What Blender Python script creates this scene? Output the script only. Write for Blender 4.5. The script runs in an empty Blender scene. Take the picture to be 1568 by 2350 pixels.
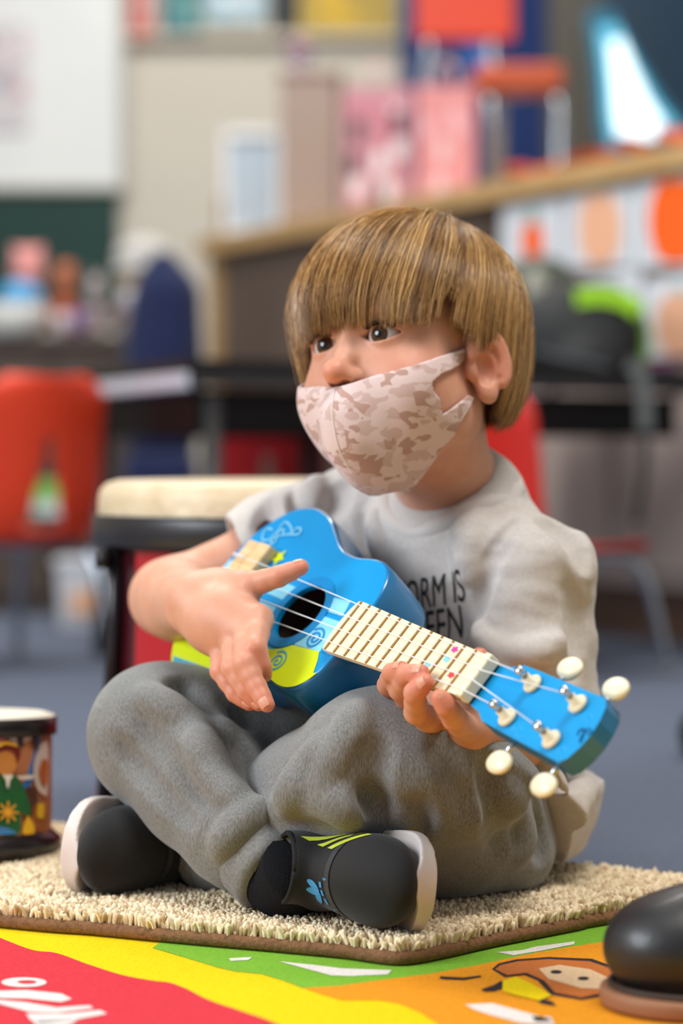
import bpy, bmesh, math, random, os
import numpy as np
from mathutils import Matrix, Vector

# ------------------------------------------------------------------ camera
SC = bpy.context.scene
COL = SC.collection
F = 85 / 36 * 2350            # focal length in pixels of the 1568x2350 frame
CH = 0.34                     # camera height
TH = math.atan(125 / F)       # pitch down
cd = bpy.data.cameras.new('camera'); cam = bpy.data.objects.new('camera', cd); COL.objects.link(cam)
cd.lens = 85; cd.sensor_width = 36; cd.sensor_fit = 'AUTO'
cam.location = (0, 0, CH); cam.rotation_euler = (math.pi / 2 - TH, 0, 0)
cd.dof.use_dof = True; cd.dof.focus_distance = 1.665; cd.dof.aperture_fstop = 3.1
cd.clip_start = 0.05
SC.camera = cam
# ------------------------------------------------------------------ light
W = bpy.data.worlds.new('world'); SC.world = W; W.use_nodes = True
W.node_tree.nodes['Background'].inputs[0].default_value = (0.80, 0.88, 1.0, 1)
W.node_tree.nodes['Background'].inputs[1].default_value = 0.24


def area(name, loc, look, sx, sy, power, col):
    d = bpy.data.lights.new(name, 'AREA'); d.shape = 'RECTANGLE'; d.size = sx; d.size_y = sy
    d.energy = power; d.color = col
    o = bpy.data.objects.new(name, d); COL.objects.link(o); o.location = loc
    o.rotation_euler = (Vector(look) - Vector(loc)).to_track_quat('-Z', 'Y').to_euler()
    return o


area('window_daylight', (-2.6, 0.9, 1.5), (0, 1.9, 0.3), 1.6, 1.4, 88, (0.86, 0.93, 1.0))
area('ceiling_lamp_near', (0.5, 1.2, 2.55), (0.4, 1.5, 0), 1.2, 0.6, 44, (1.0, 0.965, 0.91))
area('ceiling_lamp_mid', (-0.5, 3.6, 2.55), (-0.5, 3.7, 0), 1.2, 0.6, 40, (1.0, 0.97, 0.92))
area('ceiling_lamp_far', (-0.3, 5.6, 2.55), (-0.3, 6.4, 0.3), 1.6, 0.6, 42, (1.0, 0.97, 0.92))
vs = SC.view_settings
vs.view_transform = 'Standard'; vs.look = 'None'; vs.gamma = 1; vs.exposure = 0.2; vs.use_curve_mapping = False

# ------------------------------------------------------------------ pixel helpers
_c, _s = math.cos(TH), math.sin(TH)


def ray(px, py):
    x = (px - 784) / F; z = (1175 - py) / F
    d = np.array([x, _c + z * _s, -_s + z * _c]); return d / d[1]


CAMO = np.array([0, 0, CH])


def P(px, py, Y): return CAMO + ray(px, py) * Y


def PZ(px, py, z):
    d = ray(px, py); return CAMO + d * ((z - CH) / d[2])


# ------------------------------------------------------------------ materials
def lin(c):
    r = []
    for v in c[:3]:
        v = v / 255.0
        r.append(v / 12.92 if v <= .04045 else ((v + .055) / 1.055) ** 2.4)
    return (r[0], r[1], r[2], 1)


_M = {}


def mat(name, col, rough=.6, spec=.4, metal=0, noise=None, bump=None, sss=0, emit=0, coat=0, sheen=0, attr=None, scale3=None, alpha=1, trans=0):
    """noise=(scale, colour2, contrast 0..1) ; bump=(scale, strength, distance)"""
    if name in _M: return _M[name]
    m = bpy.data.materials.new(name); m.use_nodes = True; _M[name] = m
    nt = m.node_tree; n = nt.nodes; L = nt.links; b = n['Principled BSDF']
    b.inputs['Base Color'].default_value = lin(col)
    b.inputs['Roughness'].default_value = rough
    b.inputs['Specular IOR Level'].default_value = spec
    b.inputs['Metallic'].default_value = metal
    if coat: b.inputs['Coat Weight'].default_value = coat; b.inputs['Coat Roughness'].default_value = .08
    if sheen: b.inputs['Sheen Weight'].default_value = sheen; b.inputs['Sheen Roughness'].default_value = .5
    if trans: b.inputs['Transmission Weight'].default_value = trans
    if sss:
        b.inputs['Subsurface Weight'].default_value = sss
        b.inputs['Subsurface Radius'].default_value = (1.0, .35, .2)
        b.inputs['Subsurface Scale'].default_value = .006
    if emit:
        b.inputs['Emission Color'].default_value = lin(col); b.inputs['Emission Strength'].default_value = emit
    tc = n.new('ShaderNodeTexCoord'); src = tc.outputs['Object']
    if scale3:
        mp = n.new('ShaderNodeMapping'); mp.inputs['Scale'].default_value = scale3
        L.new(src, mp.inputs[0]); src = mp.outputs[0]
    colout = None
    if attr:
        a = n.new('ShaderNodeAttribute'); a.attribute_name = attr; colout = a.outputs['Color']
    if noise:
        t = n.new('ShaderNodeTexNoise'); t.inputs['Scale'].default_value = noise[0]; t.inputs['Detail'].default_value = 4
        L.new(src, t.inputs['Vector'])
        r = n.new('ShaderNodeMapRange'); w = .5 * (1 - noise[2]) * .6 + .02
        r.inputs[1].default_value = .5 - w; r.inputs[2].default_value = .5 + w
        L.new(t.outputs['Fac'], r.inputs[0])
        mx = n.new('ShaderNodeMix'); mx.data_type = 'RGBA'
        L.new(r.outputs[0], mx.inputs['Factor'])
        if colout:
            mul = n.new('ShaderNodeMix'); mul.data_type = 'RGBA'; mul.blend_type = 'MULTIPLY'; mul.inputs['Factor'].default_value = 1
            mx.inputs['A'].default_value = (1, 1, 1, 1); mx.inputs['B'].default_value = lin(noise[1])
            L.new(colout, mul.inputs['A']); L.new(mx.outputs['Result'], mul.inputs['B']); colout = mul.outputs['Result']
        else:
            mx.inputs['A'].default_value = lin(col); mx.inputs['B'].default_value = lin(noise[1]); colout = mx.outputs['Result']
    if colout: L.new(colout, b.inputs['Base Color'])
    if bump:
        t2 = n.new('ShaderNodeTexNoise'); t2.inputs['Scale'].default_value = bump[0]; t2.inputs['Detail'].default_value = 3
        L.new(src, t2.inputs['Vector'])
        bp = n.new('ShaderNodeBump'); bp.inputs['Strength'].default_value = bump[1]; bp.inputs['Distance'].default_value = bump[2]
        L.new(t2.outputs['Fac'], bp.inputs['Height']); L.new(bp.outputs[0], b.inputs['Normal'])
    return m


# ------------------------------------------------------------------ object helpers
def tag(o, label=None, cat=None, group=None, kind=None):
    if label: o['label'] = label
    if cat: o['category'] = cat
    if group: o['group'] = group
    if kind: o['kind'] = kind
    return o


def empty(name, loc=(0, 0, 0), label=None, cat=None, group=None, mtx=None):
    o = bpy.data.objects.new(name, None); COL.objects.link(o); o.empty_display_size = .05
    o.matrix_world = mtx if mtx is not None else Matrix.Translation(Vector([float(v) for v in loc]))
    tag(o, label, cat, group); return o


def link(name, me, m, parent=None, world=True, smooth=True):
    """world=True: mesh coordinates are world coordinates even when parented to a moved root"""
    o = bpy.data.objects.new(name, me); COL.objects.link(o)
    if m:
        me.materials.clear()
        for q in (m if isinstance(m, (list, tuple)) else [m]): me.materials.append(q)
    if parent:
        o.parent = parent
        if world:
            root = parent
            while root.parent: root = root.parent
            if parent is root: o.matrix_parent_inverse = root.matrix_basis.inverted()
    if smooth and len(me.polygons): me.polygons.foreach_set('use_smooth', [True] * len(me.polygons))
    return o


def np_mesh(name, v, f):
    v = np.asarray(v, np.float32); f = np.asarray(f, np.int32)
    me = bpy.data.meshes.new(name); k = f.shape[1]
    me.vertices.add(len(v)); me.vertices.foreach_set('co', v.ravel())
    me.loops.add(f.size); me.loops.foreach_set('vertex_index', f.ravel())
    me.polygons.add(len(f)); me.polygons.foreach_set('loop_start', np.arange(0, f.size, k, dtype=np.int32))
    me.update(calc_edges=True); return me


def py_mesh(name, v, f):
    me = bpy.data.meshes.new(name); me.from_pydata([tuple(map(float, p)) for p in v], [], f); me.update(); return me


def box_bm(bm, c, s, R=None, bev=0):
    r = bmesh.ops.create_cube(bm, size=1); vs_ = r['verts']
    M = Matrix.Diagonal((*s, 1))
    if R is not None: M = R.to_4x4() @ M
    bmesh.ops.transform(bm, matrix=Matrix.Translation(Vector(c)) @ M, verts=vs_)
    if bev:
        es = list({e for v in vs_ for e in v.link_edges})
        bmesh.ops.bevel(bm, geom=es, offset=bev, segments=2, affect='EDGES', profile=.5)


def box(name, c, s, m, parent=None, rz=0, bev=0, world=True):
    bm = bmesh.new(); box_bm(bm, c, s, Matrix.Rotation(rz, 3, 'Z') if rz else None, bev)
    me = bpy.data.meshes.new(name); bm.to_mesh(me); bm.free()
    return link(name, me, m, parent, world, smooth=False)


def tube_arrays(pts, rad, seg=8, cap=True):
    pts = np.asarray(pts, float); n = len(pts)
    rad = np.broadcast_to(np.asarray(rad, float), (n,))
    T = np.gradient(pts, axis=0); T /= np.linalg.norm(T, axis=1)[:, None] + 1e-12
    up = np.array([0, 0, 1.]) if abs(T[0][2]) < .9 else np.array([1., 0, 0])
    V = []; u = np.cross(T[0], up); u /= np.linalg.norm(u)
    an = np.arange(seg) * 2 * math.pi / seg
    for i in range(n):
        u = u - T[i] * np.dot(u, T[i]); u /= np.linalg.norm(u); w = np.cross(T[i], u)
        V.append(pts[i] + rad[i] * (np.cos(an)[:, None] * u + np.sin(an)[:, None] * w))
    V = np.concatenate(V); Fc = []
    for i in range(n - 1):
        for j in range(seg):
            a = i * seg + j; b = i * seg + (j + 1) % seg
            Fc.append([a, b, b + seg, a + seg])
    if cap:
        Fc.append(list(range(seg))[::-1]); Fc.append(list(range((n - 1) * seg, n * seg)))
    return V, Fc


def tube(name, pts, rad, m, parent=None, seg=8, world=True):
    V, Fc = tube_arrays(pts, rad, seg); return link(name, py_mesh(name, V, Fc), m, parent, world)


def spline(pts, n=8):
    """Catmull-Rom through pts"""
    p = np.asarray(pts, float); p = np.vstack([2 * p[0] - p[1], p, 2 * p[-1] - p[-2]]); out = []
    for i in range(1, len(p) - 2):
        for t in np.linspace(0, 1, n, endpoint=False):
            a, b, c, d = p[i - 1], p[i], p[i + 1], p[i + 2]
            out.append(.5 * (2 * b + (c - a) * t + (2 * a - 5 * b + 4 * c - d) * t * t + (3 * b - 3 * c + d - a) * t ** 3))
    out.append(p[-2]); return np.array(out)


def lathe(name, prof, m, c=(0, 0, 0), parent=None, seg=48, world=True):
    """prof: list of (radius, z)"""
    V = []; Fc = []; n = len(prof)
    for (r, z) in prof:
        for j in range(seg):
            a = 2 * math.pi * j / seg; V.append((c[0] + r * math.cos(a), c[1] + r * math.sin(a), c[2] + z))
    for i in range(n - 1):
        for j in range(seg):
            a = i * seg + j; b = i * seg + (j + 1) % seg; Fc.append([a, b, b + seg, a + seg])
    return link(name, py_mesh(name, V, Fc), m, parent, world)


def poly(name, pts, m, parent=None, world=True, thick=0):
    """flat n-gon, triangulated; thick extrudes along minus its normal"""
    bm = bmesh.new(); vs_ = [bm.verts.new(tuple(map(float, p))) for p in pts]
    f = bm.faces.new(vs_)
    if thick:
        f.normal_update(); nn = f.normal.copy()
        r = bmesh.ops.extrude_face_region(bm, geom=[f])
        for v in [g for g in r['geom'] if isinstance(g, bmesh.types.BMVert)]: v.co += nn * thick
        bmesh.ops.recalc_face_normals(bm, faces=bm.faces[:])
    bmesh.ops.triangulate(bm, faces=[q for q in bm.faces if len(q.verts) > 4])
    me = bpy.data.meshes.new(name); bm.to_mesh(me); bm.free()
    return link(name, me, m, parent, world, smooth=False)


def copy_tree(o, parent=None):
    c = o.copy(); COL.objects.link(c); c.parent = parent
    for ch in o.children: copy_tree(ch, c)
    return c


# ------------------------------------------------------------------ implicit surface kit
class Field:
    def __init__(s, lo, hi, h):
        s.lo = np.asarray(lo, float); s.h = h
        s.n = np.ceil((np.asarray(hi, float) - s.lo) / h).astype(int) + 1
        s.ax = [(s.lo[i] + h * np.arange(s.n[i])).astype(np.float32) for i in range(3)]
        s.f = np.full(tuple(s.n), .5, np.float32)

    def region(s, lo, hi):
        a = np.clip(np.floor((np.asarray(lo) - s.lo) / s.h).astype(int), 0, s.n)
        b = np.clip(np.ceil((np.asarray(hi) - s.lo) / s.h).astype(int) + 1, 0, s.n)
        return tuple(slice(a[i], b[i]) for i in range(3))

    def grid(s, sl):
        return s.ax[0][sl[0]][:, None, None], s.ax[1][sl[1]][None, :, None], s.ax[2][sl[2]][None, None, :]

    def op(s, d, lo, hi, k, sub=False):
        pad = k + 3 * s.h
        sl = s.region(np.asarray(lo) - pad, np.asarray(hi) + pad)
        if any(q.stop <= q.start for q in sl): return
        dv = d(*s.grid(sl)).astype(np.float32); a = s.f[sl]
        if sub:
            dv = -dv; h = np.clip(.5 - .5 * (dv - a) / k, 0, 1); s.f[sl] = dv + (a - dv) * h + k * h * (1 - h)
        else:
            h = np.clip(.5 + .5 * (dv - a) / k, 0, 1); s.f[sl] = dv + (a - dv) * h - k * h * (1 - h)

    def ell(s, c, r, k=.01, R=None, sub=False):
        c = np.asarray(c, float); r = np.asarray(r, float) if np.ndim(r) else np.array([r] * 3, float)

        def d(X, Y, Z):
            x, y, z = X - c[0], Y - c[1], Z - c[2]
            if R is not None:
                x, y, z = (R[0, i] * x + R[1, i] * y + R[2, i] * z for i in range(3))
            q = (x / r[0]) ** 2 + (y / r[1]) ** 2 + (z / r[2]) ** 2
            g = (x / r[0] ** 2) ** 2 + (y / r[1] ** 2) ** 2 + (z / r[2] ** 2) ** 2
            k0 = np.sqrt(q); return k0 * (k0 - 1) / (np.sqrt(g) + 1e-6)
        e = r.max() if R is not None else r
        s.op(d, c - e, c + e, k, sub)

    def cap(s, a, b, ra, rb=None, k=.01, sub=False):
        a = np.asarray(a, float); b = np.asarray(b, float); rb = ra if rb is None else rb
        ba = b - a; l2 = float(ba @ ba) + 1e-12

        def d(X, Y, Z):
            x, y, z = X - a[0], Y - a[1], Z - a[2]
            t = np.clip((x * ba[0] + y * ba[1] + z * ba[2]) / l2, 0, 1)
            return np.sqrt((x - ba[0] * t) ** 2 + (y - ba[1] * t) ** 2 + (z - ba[2] * t) ** 2) - (ra + (rb - ra) * t)
        m = max(ra, rb); s.op(d, np.minimum(a, b) - m, np.maximum(a, b) + m, k, sub)

    def chain(s, pts, rad, k=.01, sub=False):
        rad = np.broadcast_to(np.asarray(rad, float), (len(pts),))
        for i in range(len(pts) - 1): s.cap(pts[i], pts[i + 1], rad[i], rad[i + 1], k, sub)

    def cutplane(s, p, n):
        """remove the half space on the side n points to"""
        X, Y, Z = s.grid((slice(None),) * 3)
        s.f = np.maximum(s.f, ((X - p[0]) * n[0] + (Y - p[1]) * n[1] + (Z - p[2]) * n[2]).astype(np.float32))

    def sample(s, p):
        q = (np.asarray(p, float) - s.lo) / s.h; n = s.n
        ok = np.all((q >= 0) & (q < n - 1.001), axis=-1); q = np.clip(q, 0, n - 1.002)
        i = q.astype(int); t = q - i; o = 0
        for dx in (0, 1):
            for dy in (0, 1):
                for dz in (0, 1):
                    w = (t[..., 0] if dx else 1 - t[..., 0]) * (t[..., 1] if dy else 1 - t[..., 1]) * (t[..., 2] if dz else 1 - t[..., 2])
                    o = o + w * s.f[i[..., 0] + dx, i[..., 1] + dy, i[..., 2] + dz]
        return np.where(ok, o, .5)

    def march(s, o, d, t0, t1, step=.0008):
        t = np.arange(t0, t1, step); p = np.asarray(o)[None] + np.asarray(d)[None] * t[:, None]
        v = s.sample(p); i = np.where(v < 0)[0]
        if len(i) == 0: return None
        i = i[0]
        if i == 0: return p[0]
        u = v[i - 1] / (v[i - 1] - v[i]); return p[i - 1] + (p[i] - p[i - 1]) * u

    def pix(s, px, py, t0=1.2, t1=2.2):
        return s.march(CAMO, ray(px, py), t0, t1)

    def stroke(s, pxs, r, depth, k, sub=False, n=5):
        """sculpt a ridge (or a crease, sub=True) along a traced line, laid on the surface"""
        pts = []
        for p in spline([(a, b) for a, b in pxs], n):
            q = s.pix(*p)
            if q is not None: pts.append(q + ray(*p) / np.linalg.norm(ray(*p)) * ((-.55 if sub else .45) * r))
        if len(pts) > 1:
            m = len(pts); rr = r * np.clip(np.minimum(np.arange(m) + 1, m - np.arange(m)) / (m * .3), .35, 1)
            s.chain(pts, rr, k, sub)

    def mesh(s, name, smooth=1, xf=None):
        f = s.f; S = f < 0; n = S.shape
        c = np.zeros((n[0] - 1, n[1] - 1, n[2] - 1), np.uint8)
        offs = [(i, j, k) for i in (0, 1) for j in (0, 1) for k in (0, 1)]

        def sub(A, o): return A[o[0]:o[0] + n[0] - 1, o[1]:o[1] + n[1] - 1, o[2]:o[2] + n[2] - 1]
        for o in offs: c += sub(S, o)
        act = (c > 0) & (c < 8); idx = np.argwhere(act)
        vid = np.full(act.shape, -1, np.int32); vid[act] = np.arange(len(idx), dtype=np.int32)
        val = {o: f[idx[:, 0] + o[0], idx[:, 1] + o[1], idx[:, 2] + o[2]] for o in offs}
        acc = np.zeros((len(idx), 3)); cnt = np.zeros(len(idx))
        for o in offs:
            for ax in range(3):
                if o[ax]: continue
                e = list(o); e[ax] = 1; e = tuple(e)
                a, b = val[o], val[e]; m = (a < 0) != (b < 0)
                t = np.where(m, a / np.where(m, a - b, 1), 0)
                p = np.array(o, float)[None].repeat(len(idx), 0); p[:, ax] += t
                acc[m] += p[m]; cnt[m] += 1
        V = s.lo + s.h * (idx + acc / cnt[:, None])
        Fs = []
        for ax in range(3):
            u, w = [(1, 2), (2, 0), (0, 1)][ax]
            sl0 = [slice(None)] * 3; sl1 = [slice(None)] * 3
            sl0[ax] = slice(0, -1); sl1[ax] = slice(1, None)
            a, b = S[tuple(sl0)], S[tuple(sl1)]
            for flip, mm in ((False, a & ~b), (True, ~a & b)):
                e = np.argwhere(mm)
                e = e[(e[:, u] > 0) & (e[:, w] > 0) & (e[:, u] < n[u] - 1) & (e[:, w] < n[w] - 1)]
                if len(e) == 0: continue

                def cell(du, dw):
                    q = e.copy(); q[:, u] -= du; q[:, w] -= dw; return vid[q[:, 0], q[:, 1], q[:, 2]]
                qd = np.stack([cell(1, 1), cell(0, 1), cell(0, 0), cell(1, 0)], 1)
                Fs.append(qd[:, ::-1] if flip else qd)
        Fs = np.concatenate(Fs); Fs = Fs[(Fs >= 0).all(1)]
        for _ in range(smooth):
            A = np.zeros_like(V); cn = np.zeros(len(V))
            for i in range(4):
                for j in (1, 3):
                    for q in range(3): A[:, q] += np.bincount(Fs[:, i], V[Fs[:, (i + j) % 4], q], len(V))
                    cn += np.bincount(Fs[:, i], minlength=len(V))
            V = V * .4 + .6 * A / np.maximum(cn, 1)[:, None]
        if xf is not None: V = xf(V)
        s.V = V; s.F = Fs
        return np_mesh(name, V, Fs)


def join_np(name, parts):
    v = []; f = []; o = 0
    for V, Fc in parts: v.append(V); f.append(Fc + o); o += len(V)
    return np_mesh(name, np.concatenate(v), np.concatenate(f))


def vcol(me, cols, name='Col'):
    a = me.color_attributes.new(name, 'FLOAT_COLOR', 'POINT')
    c = np.ones((len(me.vertices), 4), np.float32); c[:, :3] = cols; a.data.foreach_set('color', c.ravel())


def ruffle(me, V, Fc, amps):
    """push vertices along their normals with smooth cloth-like noise; amps = [(frequency xyz, amplitude)]"""
    from mathutils import noise
    a = V[Fc[:, 0]]; nrm_ = np.cross(V[Fc[:, 2]] - a, V[Fc[:, 3]] - V[Fc[:, 1]]); N = np.zeros_like(V)
    for i in range(4):
        for q in range(3): N[:, q] += np.bincount(Fc[:, i], nrm_[:, q], len(V))
    N /= np.linalg.norm(N, axis=1)[:, None] + 1e-12; d = np.zeros(len(V))
    for fr, am in amps:
        fr = np.asarray(fr, float); d += am * np.array([noise.noise(Vector(p)) for p in (V * fr)])
    W_ = V + N * d[:, None]; me.vertices.foreach_set('co', W_.astype(np.float32).ravel()); me.update(); return W_


def LN(c): return np.array(lin(c)[:3])


RND = random.Random(7); RS = np.random.RandomState(7)
# ================================================================== the room
def st(o, nm=None): o['kind'] = 'structure'; return o


st(box('floor', (0, 3.6, -.02), (8, 8, .04), mat('blue_grey_carpet', (112, 120, 138), rough=.98, spec=.1, noise=(220, (84, 92, 108), .3), bump=(400, .6, .004))))
wall_m = mat('beige_wall', (208, 202, 190), rough=.9, noise=(3, (202, 196, 184), .2))
st(box('wall_back', (0, 7.25, 1.3), (8, .1, 2.6), wall_m))
st(box('wall_right', (2.6, 3.6, 1.3), (.1, 8, 2.6), wall_m))
st(box('ceiling', (0, 3.6, 2.66), (8, 8, .08), mat('ceiling_white', (226, 224, 218), rough=.95)))
st(box('wall_left', (-2.9, 3.6, 1.3), (.1, 8, 2.6), wall_m))
YB = 7.17


def rect(name, x0, y0, x1, y1, Y, m, parent=None, thick=.02):
    a = P(x0, y0, Y); b = P(x1, y1, Y); c = (a + b) / 2
    return box(name, (c[0], Y, c[2]), (abs(b[0] - a[0]), thick, abs(b[2] - a[2])), m, parent, bev=min(.004, thick * .2))


wb = empty('whiteboard', P(0, 430, YB), 'large pale whiteboard above the dark green board', 'whiteboard')
rect('panel', -420, -220, 276, 430, YB, mat('white_panel', (226, 228, 228), rough=.35, noise=(4, (216, 220, 222), .2)), wb, .03)
for a in ((-420, 424, 280, 438), (276, -220, 290, 438)): rect('frame', *a, YB - .02, mat('grey_frame', (190, 188, 180), rough=.5), wb, .03)
gb = empty('chalkboard', P(0, 650, YB), 'dark green chalkboard panel on the back wall', 'chalkboard')
rect('panel', -420, 442, 272, 760, YB, mat('chalk_green', (28, 62, 56), rough=.7, noise=(5, (24, 54, 50), .3)), gb, .03)
rect('ledge', -420, 756, 274, 770, YB - .03, mat('grey_frame', (190, 188, 180)), gb, .06)
# glittery collage on the whiteboard
cg = empty('paper_collage', P(10, 180, YB - .03), 'pink and lilac paper collage pinned on the whiteboard', 'artwork')
rect('sheet', -90, 55, 62, 300, YB - .025, mat('lilac_sheet', (206, 202, 206), rough=.7), cg, .004)
for i in range(16):
    px, py = RND.uniform(-60, 55), RND.uniform(75, 285); r = RND.uniform(9, 20)
    c = RND.choice([(214, 150, 166), (160, 148, 168), (232, 190, 200), (150, 168, 176), (226, 222, 226)])
    poly('paper_dot', [P(px + r * math.cos(t), py + r * math.sin(t), YB - .029 - i * .0004) for t in np.linspace(0, 6.28, 10, endpoint=False)], mat('dot_%d_%d_%d' % c, c, rough=.6), cg)
# strip of posters along the top of the wall
for (x0, x1, y1, c, c2, lab) in ((296, 352, 104, (196, 106, 100), (226, 200, 198), 'small red and white poster nearest the whiteboard'),
                                 (372, 462, 74, (60, 120, 130), (128, 176, 170), 'teal poster on the wall'), (474, 606, 50, (168, 200, 214), (214, 222, 226), 'pale blue poster on the wall'),
                                 (622, 682, 62, (28, 40, 52), (60, 66, 70), 'narrow dark poster on the wall'), (686, 906, 78, (176, 152, 78), (220, 180, 60), 'wide mustard yellow poster on the wall')):
    po = empty('poster', P((x0 + x1) / 2, y1, YB), lab, 'poster')
    rect('sheet', x0, -130, x1, y1, YB, mat('poster_%d' % x0, c, rough=.7), po, .006)
    for q in range(3):
        rx = RND.uniform(.15, .7); ry = RND.uniform(-60, y1 - 50); w = (x1 - x0) * .24
        rect('printed_block', x0 + (x1 - x0) * rx, ry, x0 + (x1 - x0) * rx + w, ry + 34, YB - .005 - .001 * q, mat('posterb_%d' % x0, c2, rough=.7), po, .002)
st(rect('trim_1', 284, 80, 930, 92, YB - .01, mat('trim_cream', (222, 214, 198), rough=.8), None, .05))
# navy pin board, grey pier and dark screen on the right
nb_ = empty('pin_board', P(1090, 340, 6.9), 'navy blue pin board behind the orange chair', 'pin board')
rect('panel', 922, -140, 1262, 420, 6.9, mat('navy_felt', (30, 52, 104), rough=.95, noise=(60, (26, 46, 94), .2)), nb_, .03)
rect('paper', 1068, 105, 1140, 165, 6.88, mat('blue_paper', (52, 104, 176), rough=.8), nb_, .004)
rect('paper', 1256, 128, 1290, 150, 6.86, mat('green_paper', (60, 110, 84), rough=.8), nb_, .004)
st(rect('wall_pier', 1262, -160, 1408, 460, 6.6, mat('grey_pier', (84, 82, 76), rough=.9), None, .3))
sc = empty('screen', P(1500, 330, 6.3), 'dark screen showing a bright pale blue cone of light', 'screen')
rect('frame', 1384, -160, 1760, 340, 6.3, mat('screen_black', (18, 30, 40), rough=.4), sc, .05)
rect('display', 1396, -150, 1750, 326, 6.27, mat('screen_blue', (16, 40, 58), rough=.3, emit=.35), sc, .01)
for i, (w, c, e) in enumerate(((1.9, (30, 92, 116), .55), (1.35, (92, 172, 200), .8), (.9, (226, 246, 252), 1.25))):
    tr = [(1395, 90), (1425, 84), (1452, 150), (1490, 230), (1526, 282), (1512, 316), (1462, 326), (1416, 314), (1408, 260), (1404, 180)]
    cxm, cym = 1450, 230
    poly('light_cone', [P(cxm + (x - cxm) * w, cym + (y - cym) * (w * .5 + .5), 6.262 - .002 * i) for x, y in tr], mat('cone_%d' % i, c, rough=.5, emit=e), sc)

# ================================================================== long counter, seen from below its top
CA, CB = np.array([-.339, 6.19]), np.array([.70, 4.18])
ce = (CB - CA) / np.linalg.norm(CB - CA); cnr = np.array([ce[1], -ce[0]]);  cnr = cnr if cnr[1] < 0 else -cnr
CRZ = math.atan2(ce[1], ce[0]); CZ = .90


def on_counter(px, back):
    """floor-plan point that stands `back` behind the counter's front edge, on the pixel column px"""
    k = (px - 784) / F; o = CA - cnr * back
    t = (k * o[1] - o[0]) / (ce[0] - k * ce[1]); return o + ce * t


def cbox(name, t0, t1, b0, b1, z0, z1, m, parent=None, bev=0):
    c = CA + ce * (t0 + t1) / 2 - cnr * (b0 + b1) / 2
    return box(name, (c[0], c[1], (z0 + z1) / 2), (abs(t1 - t0), abs(b1 - b0), z1 - z0), m, parent, rz=CRZ, bev=bev)


LC = float(np.linalg.norm(CB - CA)); tsplit = float(np.dot(on_counter(1128, 0) - CA, ce))
oak = mat('oak', (204, 168, 116), rough=.5, noise=(14, (180, 142, 92), .3), scale3=(1, 1, 6))
taupe = mat('taupe_laminate', (98, 82, 74), rough=.6, noise=(20, (88, 73, 66), .2))
wt = empty('worktop', (*CA, CZ - .05), 'long oak worktop running along the back counter', 'worktop')
cbox('slab', -.02, LC, -.02, .55, CZ - .045, CZ, mat('worktop_oak', (206, 176, 132), rough=.45, noise=(14, (186, 152, 108), .3)), wt, .004)
cbox('edging', -.022, LC, -.024, -.02, CZ - .043, CZ - .002, oak, wt)
bc = empty('cabinet', (*(CA + ce * .5), 0), 'dark taupe counter cabinet with oak end panel', 'cabinet')
cbox('body', .05, tsplit, .02, .5, .0, CZ - .046, taupe, bc)
cbox('end_panel', -.005, .05, .0, .5, .0, CZ - .046, oak, bc)
for i in range(2):
    a = .07 + i * (tsplit - .09) / 2; cbox('door', a, a + (tsplit - .09) / 2 - .01, .008, .02, .12, CZ - .06, mat('taupe_door', (102, 86, 78), rough=.55), bc, .002)
wc = empty('cabinet', (*(CA + ce * 1.5), 0), 'pale taupe counter cabinet under the pumpkin sheets', 'cabinet')
cbox('body', tsplit + .01, LC, .02, .5, .10, CZ - .046, mat('pale_taupe', (196, 180, 174), rough=.6), wc)
cbox('plinth', tsplit + .01, LC, .05, .5, .0, .10, mat('brown_plinth', (104, 78, 64), rough=.6), wc)
for i in range(2):
    w_ = (LC - tsplit - .02) / 2; a = tsplit + .015 + i * w_
    cbox('door', a, a + w_ - .01, .006, .02, .13, .52, mat('pale_taupe_door', (200, 184, 178), rough=.55), wc, .002)
    cbox('handle', a + w_ * .45, a + w_ * .55, -.012, .006, .47, .485, mat('steel', (170, 170, 172), rough=.3, metal=1), wc, .002)
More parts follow.
